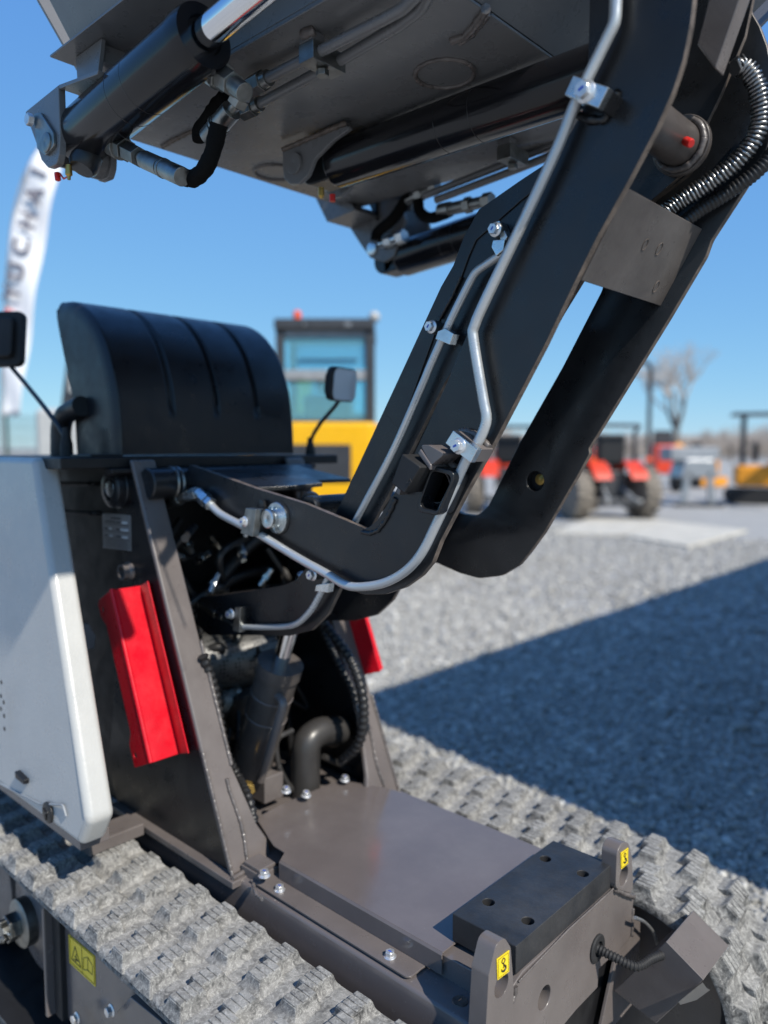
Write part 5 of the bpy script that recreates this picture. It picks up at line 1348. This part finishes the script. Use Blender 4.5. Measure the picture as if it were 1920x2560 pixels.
def tubeclamp(c, parent):
    c = Vector(c)
    MB().lohi(c - Vector((0.016, 0.033, 0.013)), c + Vector((0.016, 0.033, 0.014))).build('pipe_clamp', 'zinc_dull', parent, bevel=0.0012)
    MB().lohi(c + Vector((-0.014, -0.033, 0.0145)), c + Vector((0.014, -0.008, 0.0275))).build('clamp_foot', 'skip_paint', parent, bevel=0.001)
    bolt(parent, c - Vector((0, 0, 0.013)), (0, 0, -1), 0.0115, False, 'zinc_dull', False)
tubeclamp((-0.8811, 0.8164, 1.843), skip)
tubeclamp((-0.887, 1.3349, 1.843), skip)
weld('weld_bead', [(-0.8872, 0.7834, 1.868), (-0.8751, 0.7828, 1.868), (-0.865, 0.7862, 1.868)], 0.009, skip, 51)
# fittings and sleeved hose by the near cylinder
fitting([(-0.9864, 0.7997, 1.845), (-1.0327, 0.8008, 1.845)], skip, [(0, 0.3, 0.0125, 0), (0.3, 1.0, 0.0165, 1)])
fitting([(-1.0685, 0.8466, 1.845), (-1.1155, 0.8453, 1.845)], skip, [(0, 0.3, 0.0125, 0), (0.3, 1.0, 0.0165, 1)])
fe = [Vector(p) for p in [(-0.9857, 0.7, 1.8192), (-0.9519, 0.7, 1.7942), (-0.9175, 0.7, 1.7695)]]
fitting([fe[0], fe[2]], skip, [(-0.1, 0.12, 0.022, 0), (0.12, 0.25, 0.022, 1), (0.25, 0.62, 0.018, 1), (0.62, 1.0, 0.0135, 0)])
fitting([(-0.9435, 0.72, 1.7893), (-0.9633, 0.72, 1.7726)], skip, [(0, 0.5, 0.014, 0), (0.5, 1.0, 0.016, 1)])
fitting([(-0.9653, 0.72, 1.7731), (-1.0379, 0.72, 1.7448)], skip, [(0, 0.15, 0.008, 0), (0.15, 0.55, 0.0155, 0), (0.55, 0.6, 0.0165, 0), (0.62, 0.68, 0.0172, 0), (0.72, 1.0, 0.0155, 0)])
fitting([(-1.2562, 0.68, 1.7821), (-1.1683, 0.68, 1.7363)], skip, [(0, 0.3, 0.021, 0), (0.3, 0.5, 0.019, 1), (0.55, 0.95, 0.0165, 1)])
fitting([(-1.1708, 0.68, 1.7375), (-1.0491, 0.68, 1.6794)], skip, [(0, 0.12, 0.008, 0), (0.12, 0.52, 0.0145, 0), (0.55, 0.6, 0.0155, 0), (0.6, 1.0, 0.0145, 0)])
sp = resample(spline([(-1.0844, 0.7, 1.6937), (-1.0514, 0.7, 1.6819), (-1.021, 0.7, 1.6879), (-0.9995, 0.7, 1.706), (-0.9887, 0.7, 1.7263), (-0.98, 0.7, 1.7439)], 10), 0.006)
rnd = random.Random(9)
MB().tube(sp, [0.0128 + rnd.uniform(-0.0008, 0.0012) for p in sp], 12).build('sleeved_hose', 'sleeve_black', skip, ang=80)
sp = resample(spline([(-1.0889, 0.74, 1.7607), (-1.0884, 0.74, 1.773), (-1.0658, 0.74, 1.7853), (-1.0383, 0.74, 1.7987), (-1.014, 0.74, 1.8064)], 10), 0.006)
MB().tube(sp, [0.0128 + rnd.uniform(-0.0008, 0.0012) for p in sp], 12).build('sleeved_hose', 'sleeve_black', skip, ang=80)

# ------------------------------------------------------------------ yard behind
RZ = R(42.8)
class BG:
    """a thing of the yard: local x to the right, y away, z up; base point on the ground"""
    def __init__(s, name, base, label, cat, group=None, rz=RZ):
        s.base = Vector((base[0], base[1], 0)); s.rz = rz
        s.o = empty(name, s.base, label, cat, group, rz)
        s.M = Matrix.Translation(s.base) @ Matrix.Rotation(rz, 4, 'Z')
    def part(s, name, mb, mat, bevel=0.0, parent=None, **k):
        mb.v = [tuple(s.M @ Vector(v)) for v in mb.v]
        return mb.build(name, mat, parent or s.o, bevel=bevel, **k)

def sphere(b, c, r, n=14, mi=0, sz=1.0):
    b.lathe((c[0], c[1], c[2] - r * sz), (0, 0, 1), [(r * sz * (1 - math.cos(t)), r * math.sin(t)) for t in np.linspace(0.02, math.pi - 0.02, 9)], n, mi)

# ---- unseen container added beyond the frame to cast the shadow across the gravel
g = BG('unseen_container', (1.15, 6.3), 'long unseen container added at the right to throw a straight shadow on the gravel', 'container', rz=0)
b = MB()
n = 40
for i in range(n):                       # corrugated long side facing the yard
    y = -4.05 + 8.1 * i / n
    dx = 0.0 if i % 2 else 0.03
    b.lohi((-1.2 + dx, y, 0.15), (-1.14 + dx, y + 8.1 / n, 2.48))
g.part('side_panel', b, 'container_bounce_paint')
b = MB().lohi((-1.22, -4.1, 2.48), (1.22, 4.1, 2.6)).lohi((-1.22, -4.1, 0.0), (1.22, 4.1, 0.15)).lohi((-1.22, -4.1, 0.15), (-1.1, -4.0, 2.48)).lohi((-1.22, 4.0, 0.15), (-1.1, 4.1, 2.48)).lohi((1.1, -4.1, 0.15), (1.22, 4.1, 2.48))
g.part('frame', b, 'container_bounce_paint')
g.part('end_wall', MB().lohi((-1.1, -4.05, 0.15), (1.1, -4.0, 2.48)).lohi((-1.1, 4.0, 0.15), (1.1, 4.05, 2.48)), 'container_bounce_paint')

# ---- concrete slabs
for i, pts in enumerate(([(-5.6792, 9.7408, 0), (-6.3691, 12.0498, 0), (-5.3915, 12.5721, 0), (-4.8061, 10.1489, 0)], [(-4.7765, 10.1117, 0), (-5.3528, 12.5147, 0), (-3.7387, 11.9605, 0), (-3.6542, 9.4941, 0)])):
    tag(MB().prism([(p[0], p[1], 0.0) for p in pts], (0, 0, 0.035)).build('concrete_slab', 'concrete', bevel=0.006), kind='structure')

# ---- excavator seen from behind
g = BG('excavator', (-5.1141, 4.7029, 1.27), 'yellow excavator with glazed cab and orange beacon parked behind the black hood', 'excavator')
cw = fillet([Vector((-0.78, 0.0, 0)), Vector((0.47, 0.0, 0)), Vector((0.56, 0.5, 0)), Vector((-0.87, 0.5, 0))], [0.10, 0.10, 0.05, 0.05], 6, True)
g.part('counterweight', MB().prism([p + Vector((0, 0, 0.72)) for p in cw], (0, 0, 0.765)), 'yellow_machine', 0.04, seg=4)
g.part('rear_panel', MB().lohi((-0.62, -0.02, 0.95), (0.262, 0.004, 1.285)), 'dark_machine', 0.01)
g.part('turntable', MB().lathe((-0.1, 1.0, 0.45), (0, 0, 1), [(0, 0.45), (0.28, 0.45)], 28), 'dark_machine')
g.part('upper_deck', MB().lohi((-0.85, 0.45, 0.72), (0.55, 2.0, 0.95)), 'yellow_machine', 0.03)
for s in (-1, 1):
    o = fillet([Vector((s * 0.55 - 0.2, 0.0, 0)), Vector((s * 0.55 - 0.2, 2.1, 0)), Vector((s * 0.55 - 0.2, 2.1, 0.45)), Vector((s * 0.55 - 0.2, 0.0, 0.45))], 0.2, 6, True)
    g.part('crawler_track', MB().prism(o, (0.36, 0, 0)), 'black_rubber', 0.01)
for x, y in ((-0.42, 0.42), (0.42, 0.42), (-0.42, 1.45), (0.42, 1.45)):
    g.part('cab_post', MB().lohi((x - 0.04, y - 0.04, 0.95), (x + 0.04, y + 0.04, 2.38)), 'dark_machine', 0.008)
g.part('cab_roof', MB().lohi((-0.47, 0.34, 2.35), (0.47, 1.5, 2.455)), 'dark_machine', 0.02)
g.part('rear_frame', MB().lohi((-0.39, 0.40, 2.29), (0.39, 0.43, 2.35)), 'grey_machine', 0.005)
g.part('control_console', MB().lohi((-0.36, 0.9, 1.0), (-0.2, 1.2, 1.6)).lohi((0.2, 0.9, 1.0), (0.36, 1.2, 1.6)), 'dark_machine', 0.03)
g.part('cab_rear_wall', MB().lohi((-0.4, 0.40, 1.40), (0.4, 0.46, 1.52)), 'dark_machine', 0.01)
g.part('window_bar', MB().lohi((-0.4, 0.385, 1.885), (0.4, 0.45, 1.985)), 'grey_machine', 0.015)
g.part('window_pane', MB().lohi((-0.39, 0.415, 1.985), (0.39, 0.423, 2.36)), 'blue_glass')
g.part('window_pane', MB().lohi((-0.39, 0.415, 1.52), (0.39, 0.423, 1.885)), 'blue_glass')
g.part('window_pane', MB().lohi((-0.39, 1.44, 1.2), (0.39, 1.448, 2.36)), 'blue_glass')
g.part('wiper_bar', MB().lohi((-0.25, 0.395, 2.07), (0.30, 0.41, 2.085)), 'dark_machine')
g.part('seat', MB().lohi((-0.25, 0.75, 1.0), (0.25, 0.92, 1.78)), 'dark_machine', 0.05, seg=3)
g.part('head_rest', MB().lohi((-0.12, 0.78, 1.8), (0.12, 0.88, 1.95)), 'dark_machine', 0.03)
b = MB(); sphere(b, (-0.277, 0.6, 2.53), 0.042); b.cyl((-0.277, 0.6, 2.45), (-0.277, 0.6, 2.52), 0.04, 16)
g.part('beacon', b, 'beacon')
b = MB(); sphere(b, (0.465, 0.5, 2.49), 0.055); b.cyl((0.44, 0.5, 2.40), (0.465, 0.5, 2.46), 0.015, 10)
g.part('work_lamp', b, 'white_paint')
for x in (-0.2, 0.22):
    g.part('roof_bracket', MB().lohi((x - 0.04, 0.34, 2.37), (x + 0.04, 0.38, 2.43)), 'grey_machine', 0.01)
g.part('boom', MB().prism([(-0.6, 1.9, 0.9), (-0.6, 2.2, 0.9), (-0.6, 3.4, 2.1), (-0.6, 3.25, 2.2), (-0.6, 1.9, 1.3)], (0.22, 0, 0)), 'yellow_machine', 0.02)

# ---- feather banner
KB = 9.0 / 1920
def bl(px, py, y=0.0): return Vector(((px - 60) * KB, y, 1.27 + (1115 - py) * KB))
g = BG('feather_banner', (-9.2329, 3.7615, 1.27), 'tall white feather banner with dark vertical lettering beside the black hood', 'banner')
lft = [bl(*p) for p in ((8, 1040), (12, 960), (20, 860), (30, 760), (42, 660), (58, 560), (82, 480), (112, 420), (150, 372), (200, 345))]
rgt = [bl(*p) for p in ((52, 1040), (68, 950), (84, 860), (100, 770), (117, 680), (137, 590), (158, 505), (176, 440), (190, 390), (202, 346))]
ls, rs_ = spline(lft, 5), spline(rgt, 5)
b = MB()
for i, (p, q) in enumerate(zip(ls, rs_)):
    for j in range(7):
        t = j / 6
        v = p.lerp(q, t); v.y = 0.03 * math.sin(i * 0.5 + t * 3)
        b.v.append(tuple(v))
for i in range(len(ls) - 1):
    for j in range(6):
        b.face((i * 7 + j, i * 7 + j + 1, i * 7 + j + 8, i * 7 + j + 7))
sail = g.part('sail', b, 'banner_cloth')
md = sail.modifiers.new('solid', 'SOLIDIFY'); md.thickness = 0.003
g.part('pole', MB().tube([(ls[0].x - 0.01, 0, 0)] + [p + Vector((-0.012, 0, 0)) for p in ls], 0.014, 10), 'grey_machine')
g.part('foot', MB().lohi((ls[0].x - 0.35, -0.3, 0), (ls[0].x + 0.35, 0.3, 0.06)), 'dark_machine', 0.01)
def letter(ch, px, py, size, mat, tilt):
    cu = bpy.data.curves.new('letter', 'FONT'); cu.body = ch; cu.size = size; cu.align_x = 'CENTER'; cu.align_y = 'CENTER'; cu.extrude = 0.002; cu.offset = 0.007
    t = bpy.data.objects.new('letter', cu); COL.objects.link(t)
    dg = bpy.context.evaluated_depsgraph_get()
    me = bpy.data.meshes.new_from_object(t.evaluated_get(dg))
    bpy.data.objects.remove(t)
    o = bpy.data.objects.new('letter', me); COL.objects.link(o)
    me.materials.clear(); me.materials.append(MATS[mat])
    c = bl(px, py, -0.05)
    M = g.M @ Matrix.Translation(c) @ Matrix.Rotation(R(90), 4, 'X') @ Matrix.Rotation(R(90 + tilt), 4, 'Z')
    me.transform(M)
    attach(o, g.o)
    o.parent = sail
    o.matrix_parent_inverse = (Matrix.Translation(g.base) @ Matrix.Rotation(g.rz, 4, 'Z') @ sail.matrix_parent_inverse).inverted()
for ch, px, py, tl in (('Y', 46, 742, -12), ('U', 58, 690, -14), ('C', 74, 632, -16), ('H', 92, 570, -20), ('A', 110, 510, -22), ('I', 124, 458, -25)):
    letter(ch, px + 5, py, 0.27, 'banner_ink', tl)
b = MB()
for (px, py) in ((40, 800), (50, 790), (38, 784)):
    b.box(bl(px, py, -0.04), (0.05, 0.006, 0.05), Matrix.Rotation(0.7, 3, 'Y'))
g.part('emblem', b, 'banner_red')

# ---- fence and grass strip, left edge
g = BG('mesh_fence', (-15.6175, 6.0569, 1.27), 'dark green wire mesh fence at the left edge behind the banner', 'fence')
KF = 15 / 1920
for i in range(-2, 2):
    g.part('fence_post', MB().lohi((i * 1.1 - 0.03 - 0.02, -0.03, 0), (i * 1.1 + 0.03 - 0.02, 0.03, 1.9)), 'fence_green', 0.004)
b = MB()
for i in range(66):
    x = -2.2 + i * 0.05
    b.lohi((x - 0.004, -0.004, 0.05), (x + 0.004, 0.004, 1.85))
for z in np.linspace(0.1, 1.85, 9):
    b.lohi((-2.2, -0.010, z - 0.004), (1.1, -0.003, z + 0.004))
tag(g.part('wire_mesh', b, 'fence_green'), kind='stuff')
pts = [(-19.4984, 1.0952, 1.27), (-13.7738, 6.3962, 1.27), (-42.2925, 42.9121, 1.27), (-120.2513, -29.2785, 1.27)]
tag(MB().prism([(p[0], p[1], 0.004) for p in pts], (0, 0, 0.03)).build('grass_strip', 'grass'), kind='structure')

# ---- white loader peeping out left of the hood
g = BG('white_loader', (-7.5078, 3.3071, 1.27), 'white machine with dark grey sloping mast left of the black hood', 'loader')
KL = 7.5 / 1920
g.part('body', MB().lohi((-0.15, 0, 0.45), (0.45, 1.6, 1.64)), 'white_paint', 0.06, seg=3)
g.part('mast', MB().prism([(0.02, 0.2, 1.6), (0.22, 0.2, 1.6), (0.26, 0.2, 2.36), (0.14, 0.2, 2.36)], (0, 0.5, 0)), 'dark_machine', 0.02)
g.part('mast_panel', MB().lohi((0.13, 0.17, 1.80), (0.24, 0.2, 2.0)), 'white_paint', 0.01)
for s in (-0.1, 0.5):
    g.part('wheel', MB().lathe((s - 0.1, 0.35, 0.33), (1, 0, 0), [(0, 0.2), (0.02, 0.33), (0.2, 0.33), (0.22, 0.2)], 28), 'black_rubber')
    g.part('wheel', MB().lathe((s - 0.1, 1.3, 0.33), (1, 0, 0), [(0, 0.2), (0.02, 0.33), (0.2, 0.33), (0.22, 0.2)], 28), 'black_rubber')

# ---- compact tractors
def tractor(px_base, label, yaw, red='red_machine'):
    g = BG('compact_tractor', px_base, label, 'tractor', 'tractors parked across the yard', RZ + yaw)
    for s in (-1, 1):
        c = s * 0.64
        b = MB().lathe((c - 0.17, 0, 0.45), (1, 0, 0), [(0, 0.24), (0.015, 0.30), (0.03, 0.41), (0.08, 0.445), (0.26, 0.445), (0.31, 0.41), (0.325, 0.30), (0.34, 0.24)], 32)
        for i in range(18):
            a = i * math.pi / 9
            for d in (0, 1):
                aa = a + d * 0.17
                b.box((c - 0.075 + d * 0.15, 0.45 * math.cos(aa), 0.45 + 0.45 * math.sin(aa)), (0.16, 0.05, 0.035), Matrix.Rotation(aa + math.pi / 2, 3, 'X'))
        wh = g.part('rear_wheel', b, 'muddy_tyre')
        g.part('rim', MB().lathe((c - 0.10, 0, 0.45), (1, 0, 0), [(0, 0.1), (0.0, 0.25), (0.2, 0.25), (0.2, 0.1)], 28), red)
        g.part('fender', MB().prism(fillet([Vector((c - s * 0.30 - 0.16, 0.45 * 1.15 * math.cos(a), 0.47 + 0.45 * 1.2 * math.sin(a))) for a in np.linspace(0.5, 2.7, 10)] + [Vector((c - s * 0.30 - 0.16, 0.4 * math.cos(a), 0.66 + 0.36 * math.sin(a))) for a in np.linspace(2.7, 0.5, 10)], 0, 1, True), (0.32, 0, 0)), red, 0.02)
        g.part('front_wheel', MB().lathe((c * 0.85 - 0.1, 1.7, 0.3), (1, 0, 0), [(0, 0.18), (0.03, 0.3), (0.17, 0.3), (0.2, 0.18)], 24), 'muddy_tyre')
        g.part('lift_link', MB().tube([(s * 0.16, 0.0, 0.62), (s * 0.24, -0.45, 0.36)], 0.028, 10), 'grey_machine')
        g.part('lower_arm', MB().tube([(s * 0.18, 0.1, 0.4), (s * 0.30, -0.55, 0.34)], 0.03, 10), 'white_paint')
        g.part('tail_lamp', MB().lohi((s * 0.52 - 0.05, -0.42, 1.0), (s * 0.52 + 0.05, -0.36, 1.08)), 'beacon', 0.01)
        g.part('roll_bar', MB().tube([(s * 0.40, -0.1, 0.8), (s * 0.40, -0.12, 1.5), (s * 0.38, -0.3, 1.62)], 0.035, 10), 'dark_machine')
    g.part('gearbox', MB().lohi((-0.25, -0.15, 0.35), (0.25, 1.2, 0.85)), 'dark_machine', 0.05)
    g.part('hood', MB().lohi((-0.28, 0.9, 0.75), (0.28, 2.0, 1.25)), red, 0.08, seg=3)
    g.part('seat', MB().lohi((-0.25, -0.1, 0.95), (0.25, 0.1, 1.48)).lohi((-0.25, 0.1, 0.92), (0.25, 0.5, 1.05)), 'bay_black', 0.05, seg=3)
    g.part('roll_bar_top', MB().tube([(-0.38, -0.3, 1.62), (0.38, -0.3, 1.62)], 0.035, 10), 'dark_machine')
    g.part('steering_wheel', MB().tube([(0.17 * math.cos(a), 0.75 + 0.05 * math.sin(a), 1.3 + 0.14 * math.sin(a)) for a in np.linspace(0, 6.28, 20)], 0.015, 6), 'bay_black')
    g.part('step_plate', MB().lohi((-0.42, -0.42, 0.24), (0.42, -0.36, 0.36)), 'dark_machine', 0.01)
    return g
tractor((-6.2448, 12.5474, 1.27), 'red compact tractor with mud coloured rear tyres in the gap right of the lift arms', R(12))
tractor((-8.1594, 12.2792, 1.27), 'red compact tractor glimpsed between the two lift arms', R(-8))
# tall dark gantry pole behind the red tractor
g = BG('lamp_pole', (-6.8695, 15.5255, 1.27), 'thin dark pole with hooked top behind the red tractor', 'pole')
g.part('shaft', MB().tube(fillet([Vector((0, 0, 0)), Vector((0, 0, 2.9)), Vector((-0.18, 0, 3.05)), Vector((-0.25, 0, 2.95))], 0.1, 5), 0.045, 10), 'dark_machine')
g.part('base', MB().lathe((0, 0, 0), (0, 0, 1), [(0, 0.18), (0.05, 0.18), (0.06, 0.06)], 16), 'dark_machine')

# ---- grey implement and orange machines at the right
g = BG('grey_implement', (-6.0685, 16.2673, 1.27), 'pale grey implement on two legs between the red tractor and the orange machine', 'implement')
for s in (-1, 1):
    g.part('leg', MB().prism([(s * 0.30 - 0.06, 0, 0), (s * 0.30 + 0.06, 0, 0), (s * 0.22 + 0.06, 0, 0.75), (s * 0.22 - 0.06, 0, 0.75)], (0, 0.12, 0)), 'plate_alloy', 0.01)
g.part('housing', MB().prism([(-0.42, 0, 0.6), (0.42, 0, 0.6), (0.30, 0, 1.0), (-0.30, 0, 1.0)], (0, 0.7, 0)), 'plate_alloy', 0.04)
g.part('top_box', MB().lohi((-0.55, 0.2, 0.95), (0.5, 0.9, 1.25)), 'grey_machine', 0.04)
g.part('skid', MB().lohi((-0.5, -0.1, 0), (0.5, 0.1, 0.08)), 'dark_machine', 0.01)
def orange_digger(base, label, yaw, k=1.0, roof=True):
    g = BG('orange_digger', base, label, 'mini digger', 'orange diggers at the far right', RZ + yaw)
    for s in (-1, 1):
        o = fillet([Vector((s * 0.38 * k - 0.13, -0.6 * k, 0)), Vector((s * 0.38 * k - 0.13, 0.7 * k, 0)), Vector((s * 0.38 * k - 0.13, 0.7 * k, 0.36 * k)), Vector((s * 0.38 * k - 0.13, -0.6 * k, 0.36 * k))], 0.16, 5, True)
        g.part('crawler_track', MB().prism(o, (0.25 * k, 0, 0)), 'black_rubber', 0.01)
        if roof: g.part('canopy_post', MB().lohi((s * 0.35 * k - 0.03, 0.3 * k, 0.9 * k), (s * 0.35 * k + 0.03, 0.36 * k, 2.1 * k)), 'dark_machine', 0.005)
    g.part('body', MB().lohi((-0.5 * k, -0.5 * k, 0.42 * k), (0.5 * k, 0.5 * k, 0.92 * k)), 'orange_machine', 0.08, seg=3)
    g.part('blade', MB().lohi((-0.5 * k, -0.85 * k, 0.05), (0.5 * k, -0.78 * k, 0.35 * k)), 'orange_machine', 0.02)
    g.part('engine_grille', MB().lohi((-0.35 * k, -0.515 * k, 0.55 * k), (0.35 * k, -0.5 * k, 0.8 * k)), 'dark_machine')
    g.part('seat', MB().lohi((-0.2 * k, 0, 1.0 * k), (0.2 * k, 0.12 * k, 1.45 * k)), 'bay_black', 0.04)
    if roof: g.part('canopy', MB().lohi((-0.55 * k, -0.3 * k, 2.1 * k), (0.55 * k, 0.6 * k, 2.17 * k)), 'dark_machine', 0.02)
    g.part('boom', MB().prism([(-0.2 * k, -0.5 * k, 0.6 * k), (-0.2 * k, -0.35 * k, 0.95 * k), (-1.1 * k, -0.5 * k, 1.45 * k), (-1.7 * k, -0.5 * k, 1.15 * k), (-1.65 * k, -0.5 * k, 1.0 * k), (-1.1 * k, -0.5 * k, 1.2 * k)], (0, 0.16 * k, 0)), 'orange_machine', 0.02)
    g.part('bucket', MB().prism([(-1.7 * k, -0.6 * k, 1.1 * k), (-1.6 * k, -0.6 * k, 0.8 * k), (-1.85 * k, -0.6 * k, 0.6 * k), (-1.98 * k, -0.6 * k, 0.9 * k)], (0, 0.4 * k, 0)), 'dark_machine', 0.01)
orange_digger((-5.5188, 18.1442, 1.27), 'nearer orange mini digger under a dark flat canopy at the right edge', R(70), 0.92)
orange_digger((-9.167, 24.3414, 1.27), 'farther orange mini digger behind the pale grey implement', 0.3, 0.95, False)
g = BG('red_implement', (-8.639, 20.7265, 1.27), 'small red and black machine behind the hooked pole', 'machine')
g.part('body', MB().lohi((-0.3, 0, 0.5), (0.3, 0.8, 1.3)), 'red_machine', 0.06)
for s in (-1, 1):
    g.part('wheel', MB().lathe((s * 0.35 - 0.1, 0.2, 0.35), (1, 0, 0), [(0, 0.2), (0.03, 0.35), (0.17, 0.35), (0.2, 0.2)], 20), 'black_rubber')
g.part('mast', MB().lohi((-0.25, 0.3, 1.3), (0.25, 0.4, 1.7)), 'dark_machine', 0.02)

# ---- bare trees on the skyline
def tree(base, h, spread, seed, label):
    rnd = random.Random(seed)
    T, K = MB(), MB()
    def grow(p, d, L, r, lev):
        q = p + d * L
        m = p.lerp(q, 0.5) + Vector((rnd.uniform(-1, 1), rnd.uniform(-1, 1), 0)) * L * 0.06
        (T if lev < 2 else K).tube([p, m, q], [r, r * 0.85, r * 0.68], 5 if lev < 2 else 3, caps=False)
        if lev >= 7: return
        for _ in range(3 if lev < 4 else 2):
            a = rnd.uniform(0, 6.28); t = rnd.uniform(0.3, 0.75) * spread
            u = d.orthogonal().normalized(); v = d.cross(u)
            nd = (d + (u * math.cos(a) + v * math.sin(a)) * t + Vector((0, 0, 0.18))).normalized()
            grow(p.lerp(q, rnd.uniform(0.6, 1.0)), nd, L * rnd.uniform(0.62, 0.82), r * 0.62, lev + 1)
    o = empty('bare_tree', (base[0], base[1], 0), label, 'tree', 'bare trees on the skyline')
    grow(Vector((base[0], base[1], 0)), Vector((0, 0, 1)), h * 0.27, h * 0.022, 0)
    T.build('trunk', 'bark', o, ang=80)
    K.build('crown', 'twig', o, smooth=False)
tree((-20.915, 51.7645, 1.27), 11.5, 1.25, 1, 'tallest bare tree, rising alone above the yard right of the hooked pole')
names = ['first', 'second', 'third', 'fourth', 'fifth', 'sixth', 'seventh', 'eighth']
spots = [(1480, 60, 3.4), (1560, 66, 3.8), (1625, 58, 3.6), (1770, 62, 4.2), (1830, 56, 3.9), (1885, 64, 4.4), (1945, 60, 4.5), (1240, 64, 3.6)]
bases = [(-28.9936, 55.227, 1.27), (-29.8752, 62.6181, 1.27), (-24.8133, 56.3622, 1.27), (-23.089, 63.4306, 1.27), (-19.5706, 58.4811, 1.27), (-21.0212, 68.0812, 1.27), (-18.3316, 65.1001, 1.27), (-36.4295, 53.813, 1.27)]
lab = ['low bare tree just right of the far lift arm', 'low bare tree directly above the red tractor', 'low bare tree beside the hooked pole', 'low bare tree right of the tallest tree', 'low bare tree above the pale grey implement', 'low bare tree behind the dark canopy of the orange digger', 'low bare tree cut by the right edge of the picture', 'low bare tree seen between the two lift arms']
for i, (bb, sp) in enumerate(zip(bases, spots)):
    tree(bb, sp[2], 1.35, 10 + i, lab[i])
b = MB()
rs2 = random.Random(4)
A0, A1 = Vector((-45.7003, 60.2753, 1.27)), Vector((-15.6059, 88.143, 1.27))
for i in range(5200):
    t = rs2.random()
    p = A0.lerp(A1, t); h = 1.6 + 1.5 * abs(noise.noise(Vector((t * 16, 0, 0)))) + rs2.uniform(0, 0.7)
    x = p.x + rs2.uniform(-2, 2); y = p.y + rs2.uniform(-2, 2)
    z0 = rs2.uniform(0, h * 0.6)
    b.tube([(x, y, z0), (x + rs2.uniform(-0.5, 0.5), y + rs2.uniform(-0.5, 0.5), h)], [0.04, 0.02], 3, caps=False)
tag(b.build('far_scrub', 'twig', smooth=False), 'brown leafless scrub along the horizon behind the parked machines', 'scrub', kind='stuff')
